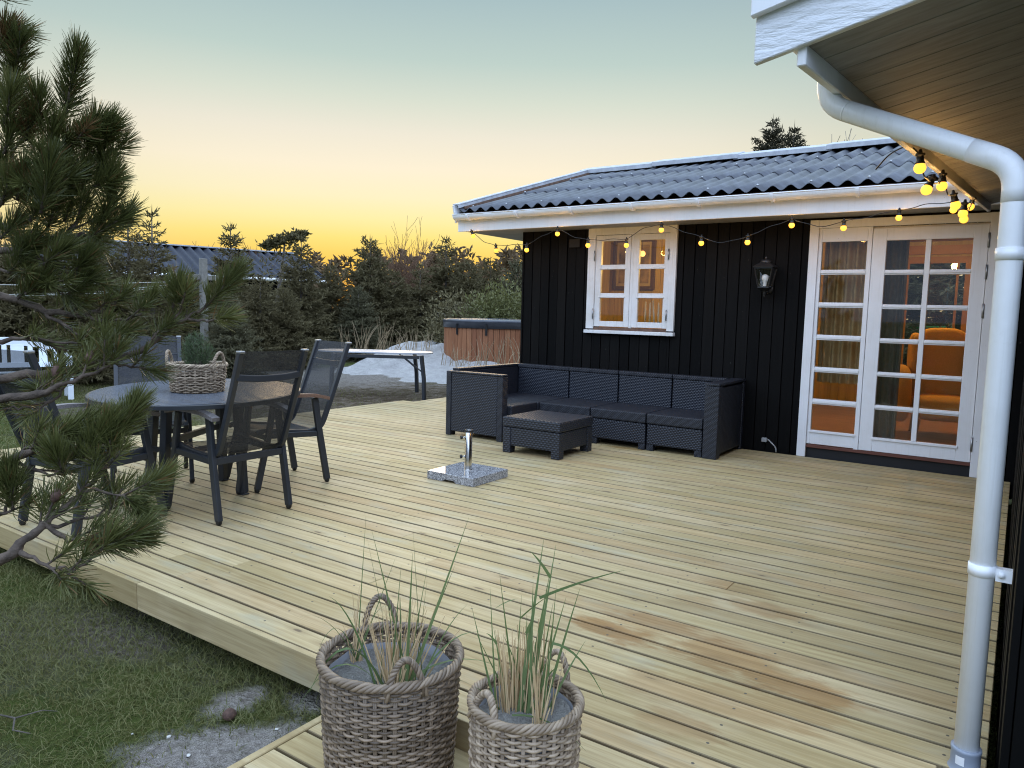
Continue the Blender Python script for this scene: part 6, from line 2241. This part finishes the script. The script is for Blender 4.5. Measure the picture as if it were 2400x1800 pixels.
mbb = MB()
for li, L in enumerate(LIMBS):
    pts = [at_d(*q) for q in L]
    if L[0][0] <= -100:      # rooted on the trunk
        zt_ = max(0.0, min(2.7, pts[0].z - 0.12))
        k = 0
        tr_ = min(TRUNK, key=lambda q: abs(q.z - zt_))
        pts = [tr_] + pts[(1 if L[0][0] <= -300 else 0):]
    m = len(pts)
    r0 = 0.021 if L[0][0] <= -300 else (0.013 if L[0][0] <= -100 else 0.0075)
    fine = []
    for i in range(m - 1):
        for k in range(4):
            a = pts[max(i - 1, 0)]; b = pts[i]; c = pts[i + 1]; d_ = pts[min(i + 2, m - 1)]
            t = k / 4
            fine.append(0.5 * ((2 * b) + (c - a) * t + (2 * a - 5 * b + 4 * c - d_) * t * t + (3 * b - a - 3 * c + d_) * t ** 3))
    fine.append(pts[-1])
    F = len(fine)
    fine = [p + Vector(tuple(g.normal(size=3) * 0.004)) for p in fine]
    mbb.tube(fine, [max(0.0035, r0 * (1 - 0.85 * (k / (F - 1)) ** 0.8)) * (1 + 0.12 * g.normal()) for k in range(F)], 8)
    # shoots: the tip and side shoots over the outer part
    tip = fine[-1]
    ax = (fine[-1] - fine[-4]).normalized()
    shoot(fine[-3], tip + ax * 0.035, 190, 0.078)
    start = int(F * (0.45 if r0 > 0.008 else 0.30))
    for k in range(start, F - 3):
        if g.random() < 0.44:
            dr = (fine[min(k + 2, F - 1)] - fine[k - 1]).normalized()
            o = Vector(tuple(g.normal(size=3)))
            o = (o - dr * o.dot(dr)).normalized()
            dv = (dr * 0.75 + o * 0.65 + Vector((0, 0, 0.30))).normalized()
            ln = g.uniform(0.05, 0.10)
            e = fine[k] + dv * ln
            mbb.tube([fine[k], e], [0.004, 0.003], 5, caps=False)
            shoot(fine[k] + dv * 0.01, e + dv * 0.02, 110, 0.068)
            if g.random() < 0.10:
                CONES.append((e - dv * 0.02, dv))
# big upright shoots that stand against the sky
for a, b, n in ((((148, 280, 2.98)), (182, 135, 2.95), 420), ((96, 500, 2.86), (118, 385, 2.84), 420), ((30, 215, 3.05), (36, 130, 3.05), 260), ((12, 290, 2.98), (25, 215, 2.96), 260),
                ((228, 400, 2.97), (250, 315, 2.95), 320), ((255, 470, 2.95), (262, 400, 2.93), 280), ((150, 330, 2.94), (205, 300, 2.92), 300), ((205, 560, 2.95), (288, 510, 2.93), 330),
                ((250, 1050, 2.62), (318, 950, 2.62), 480), ((190, 1080, 2.64), (250, 990, 2.6), 340), ((70, 1050, 2.69), (205, 988, 2.66), 420), ((150, 1110, 2.62), (128, 1060, 2.6), 260), ((30, 1195, 2.7), (22, 1115, 2.7), 280),
                ((330, 1155, 2.66), (384, 1115, 2.66), 190), ((285, 1160, 2.58), (325, 1190, 2.56), 190), ((245, 1282, 2.5), (335, 1240, 2.48), 240), ((480, 722, 2.84), (545, 648, 2.84), 360), ((405, 720, 2.84), (422, 668, 2.84), 220),
                ((240, 330, 2.95), (262, 300, 2.93), 200), ((60, 330, 3.0), (72, 270, 2.98), 260), ((100, 620, 2.92), (150, 585, 2.9), 240), ((170, 640, 2.92), (205, 600, 2.9), 240),
                ((20, 640, 2.98), (60, 600, 2.96), 240), ((40, 700, 2.98), (90, 660, 2.96), 240), ((160, 690, 2.93), (205, 650, 2.92), 240), ((60, 480, 3.0), (55, 420, 2.98), 260), ((-20, 440, 3.05), (5, 380, 3.05), 260),
                ((180, 450, 2.96), (200, 390, 2.95), 260), ((140, 400, 2.97), (160, 340, 2.95), 260), ((0, 560, 3.0), (40, 520, 3.0), 240), ((110, 540, 2.97), (130, 480, 2.96), 240), ((230, 530, 2.95), (265, 470, 2.93), 200), ((40, 150, 3.02), (46, 95, 3.0), 200), ((95, 300, 2.98), (88, 225, 2.96), 260), ((10, 360, 3.0), (30, 300, 2.98), 240), ((40, 470, 2.97), (62, 400, 2.95), 240),
                ((120, 455, 2.93), (165, 405, 2.92), 240), ((200, 360, 2.95), (225, 285, 2.93), 240), ((70, 520, 2.97), (95, 465, 2.95), 240), ((150, 520, 2.95), (170, 450, 2.94), 240), ((5, 480, 3.0), (20, 420, 2.98), 220),
                ((30, 600, 2.97), (75, 570, 2.95), 220), ((60, 690, 2.95), (105, 650, 2.93), 220), ((110, 360, 2.96), (130, 290, 2.94), 260), ((215, 440, 2.94), (262, 420, 2.92), 220), ((-10, 130, 3.05), (14, 70, 3.03), 220)):
    shoot(at_d(*a), at_d(*b), n, 0.086, 62, 22, 1.25)
    mbb.tube([at_d(*a), at_d(*b)], [0.006, 0.003], 6)
part('branches', mbb, M['bark'], pine)
P0, P1, P2 = np.concatenate(N0), np.concatenate(N1), np.concatenate(N2)
W_ = np.concatenate(NW)
org = np.array(pine.location)
d = P2 - P0
d /= np.linalg.norm(d, axis=1, keepdims=True)
s = np.cross(d, g.normal(size=d.shape)); s /= np.linalg.norm(s, axis=1, keepdims=True)
w = 0.00135
Qa = np.stack([P0 - s * w * .7, P0 + s * w * .7, P1 + s * w, P1 - s * w], 1) - org
Qb = np.stack([P1 - s * w, P1 + s * w, P2 + s * w * .35, P2 - s * w * .35], 1) - org
dead = (g.random(len(W_)) < 0.035) | ((W_ < 0.018) & (g.random(len(W_)) < 0.7))
rn = np.clip(W_ + g.normal(size=len(W_)) * .2, 0, 1)
quads_obj('needles', np.concatenate([Qa[~dead], Qb[~dead]]), M['needle'], pine, np.concatenate([rn[~dead]] * 2))
quads_obj('dead_needles', np.concatenate([Qa[dead], Qb[dead]]), M['dead_needle'], pine, np.concatenate([rn[dead]] * 2))
mb = MB()
for c, dv in CONES[:14]:
    q = Vector((0, 0, 1)).rotation_difference(dv).to_matrix().to_4x4()
    prof = [(0.002, -0.005)] + [(0.0125 * math.sin(math.pi * (0.12 + 0.85 * k / 12)) + (0.0022 if k % 2 else 0), 0.045 * k / 12) for k in range(13)] + [(0.0, 0.047)]
    part('cone', loc_mb(lambda b: b.lathe(prof, c, 10, q)), M['cone'], pine)

# ------------------------------------------------------------------ grass, tufts and small things on the ground
g = np.random.default_rng(12)


def lawn(n, xr, yr, h, wv, keep):
    x = g.uniform(*xr, n * 2)
    y = g.uniform(*yr, n * 2)
    k = keep(x, y) > g.random(n * 2)
    x, y = x[k][:n], y[k][:n]
    z = np.array([gheight(a, b) for a, b in zip(x, y)]) - 0.003
    m = len(x)
    B = np.stack([x, y, z], 1)
    lean = g.normal(size=(m, 2)) * 0.85
    hh = h * g.uniform(0.45, 1.15, m)
    T = B + np.stack([lean[:, 0] * hh, lean[:, 1] * hh, hh * 0.8], 1)
    Mi = B * 0.5 + T * 0.5 + np.stack([-lean[:, 0] * hh * .18, -lean[:, 1] * hh * .18, hh * 0.12], 1)
    a = g.uniform(0, 6.28, m)
    s = np.stack([np.cos(a), np.sin(a), np.zeros(m)], 1) * wv
    return np.concatenate([np.stack([B - s, B + s, Mi + s * .8, Mi - s * .8], 1), np.stack([Mi - s * .8, Mi + s * .8, T + s * .1, T - s * .1], 1)])


def keep_near(x, y):
    k = np.ones_like(x)
    for cx, cy, rx, ry, _k in PATCHES:
        dd_ = np.hypot((x - cx) / rx, (y - cy) / ry)
        k *= np.clip((dd_ - 0.6) / 0.6, 0.05, 1)
    nz = 0.5 + 0.5 * np.sin(x * 3.1 + 1.3 * np.sin(y * 2.3)) * np.sin(y * 4.1 + x)
    k *= 0.30 + 0.70 * nz
    k *= ((x < -1.90) | (y < 0.6)) & (y < 1.90)
    return k


Q1 = lawn(95000, (-6.5, -1.0), (-0.4, 1.88), 0.037, 0.0019, keep_near)
Q2 = lawn(24000, (-13.5, -7.27), (0.8, 9.0), 0.055, 0.004, lambda x, y: np.where(np.hypot((x + 9.3) / 3.2, (y - 8.2) / 3.4) < 1.0, 0.10, 0.25 + 0.6 * (np.sin(x * 1.7) * np.sin(y * 1.9 + x) > -0.25)))
tag(quads_obj('lawn_grass', np.concatenate([Q1, Q2]), M['grass']), kind='stuff')

TUFTS = [(815, 803, 16.2, 8, .55), (848, 806, 16.4, 12, .75), (895, 808, 16.3, 14, .8), (935, 812, 16.4, 10, .6), (965, 815, 16.2, 14, .7), (1003, 818, 16.0, 10, .6), (1050, 845, 15.3, 7, .55),
         (1078, 850, 15.2, 9, .6), (1108, 852, 15.2, 6, .5), (1130, 850, 15.2, 9, .75), (1175, 850, 15.1, 11, .8), (1212, 850, 15.0, 10, .8)]
for px, py, d_, n, hh in TUFTS:
    p = at_d(px, py + 6, d_)
    t = thing('dune_tuft', 'sparse tuft of tall dry dune grass stalks growing in the pale sand', 'grass tuft', tuple(p), group='dry grass tufts on the sand bank')
    mb = MB()
    for k in range(n):
        mb.a = rg.random()
        a = rg.uniform(0, 6.28)
        b0 = p + Vector((rg.uniform(-.14, .14), rg.uniform(-.1, .1), -0.05))
        rch = rg.uniform(.05, .38)
        tp_ = b0 + Vector((math.cos(a) * rch, math.sin(a) * rch, hh * rg.uniform(.55, 1.0) - rch * 0.4))
        blade_mesh(mb, curve3(b0, tp_, rch * 0.28, 7), 0.011, (_r.x, _r.y, 0), 0.75)
    part('stalks', mb, M['dune_stalk'], t, att=True)

# a dropped cone, a twig and pale stones on the lawn
cz = at_z(538, 1682, -0.19)
dc = thing('fallen_cone', 'round brown pine cone lying on the bare sandy patch', 'pine cone', (cz.x, cz.y, gheight(cz.x, cz.y)))
prof = [(0.0, 0.002)] + [(0.023 * math.sin(math.pi * (0.08 + 0.88 * k / 14)) + (0.003 if k % 2 else 0), 0.045 * k / 14 + 0.002) for k in range(15)] + [(0.0, 0.048)]
part('scales', loc_mb(lambda b: b.lathe(prof, (0, 0, 0), 12)), M['cone'], dc, world=False)
tw = at_z(20, 1690, -0.19)
tg = thing('fallen_twig', 'bare forked grey twig lying in the grass', 'twig', (tw.x, tw.y, gheight(tw.x, tw.y)))
part('wood', loc_mb(lambda b: (b.tube([(-.10, 0, .02), (0, .02, .03), (.06, -.01, .02), (.12, .02, .015)], [.003, .004, .003, .002], 5), b.tube([(0, .02, .03), (.05, .09, .045), (.07, .13, .03)], [.003, .002, .0015], 5))), M['bark_grey'], tg, world=False)
for i, (px, py, s) in enumerate(((395, 1722, .008), (442, 1768, .007), (648, 1710, .006), (310, 1712, .005))):
    q = at_z(px, py, -0.195)
    st = bpy.data.objects.new('pebble', bpy.data.meshes.new('pebble'))
    mb = MB()
    mb.lathe([(0.0, -s * .5)] + [(s * math.sin(a) * (1 + .15 * math.sin(3 * a + i)), -s * .5 * math.cos(a)) for a in np.linspace(.4, 2.7, 6)] + [(0.0, s * .5)], (0, 0, 0), 9)
    bpy.data.objects.remove(st)
    o = part('pebble', mb, M['stone'])
    o.location = (q.x, q.y, gheight(q.x, q.y) + s * .35)
    o.scale = (1, 1.3, 1)
    o.rotation_euler = (0, 0, i)
    tag(o, 'small pale pebble lying on the lawn below the terrace edge', 'pebble', 'pale pebbles on the lawn')
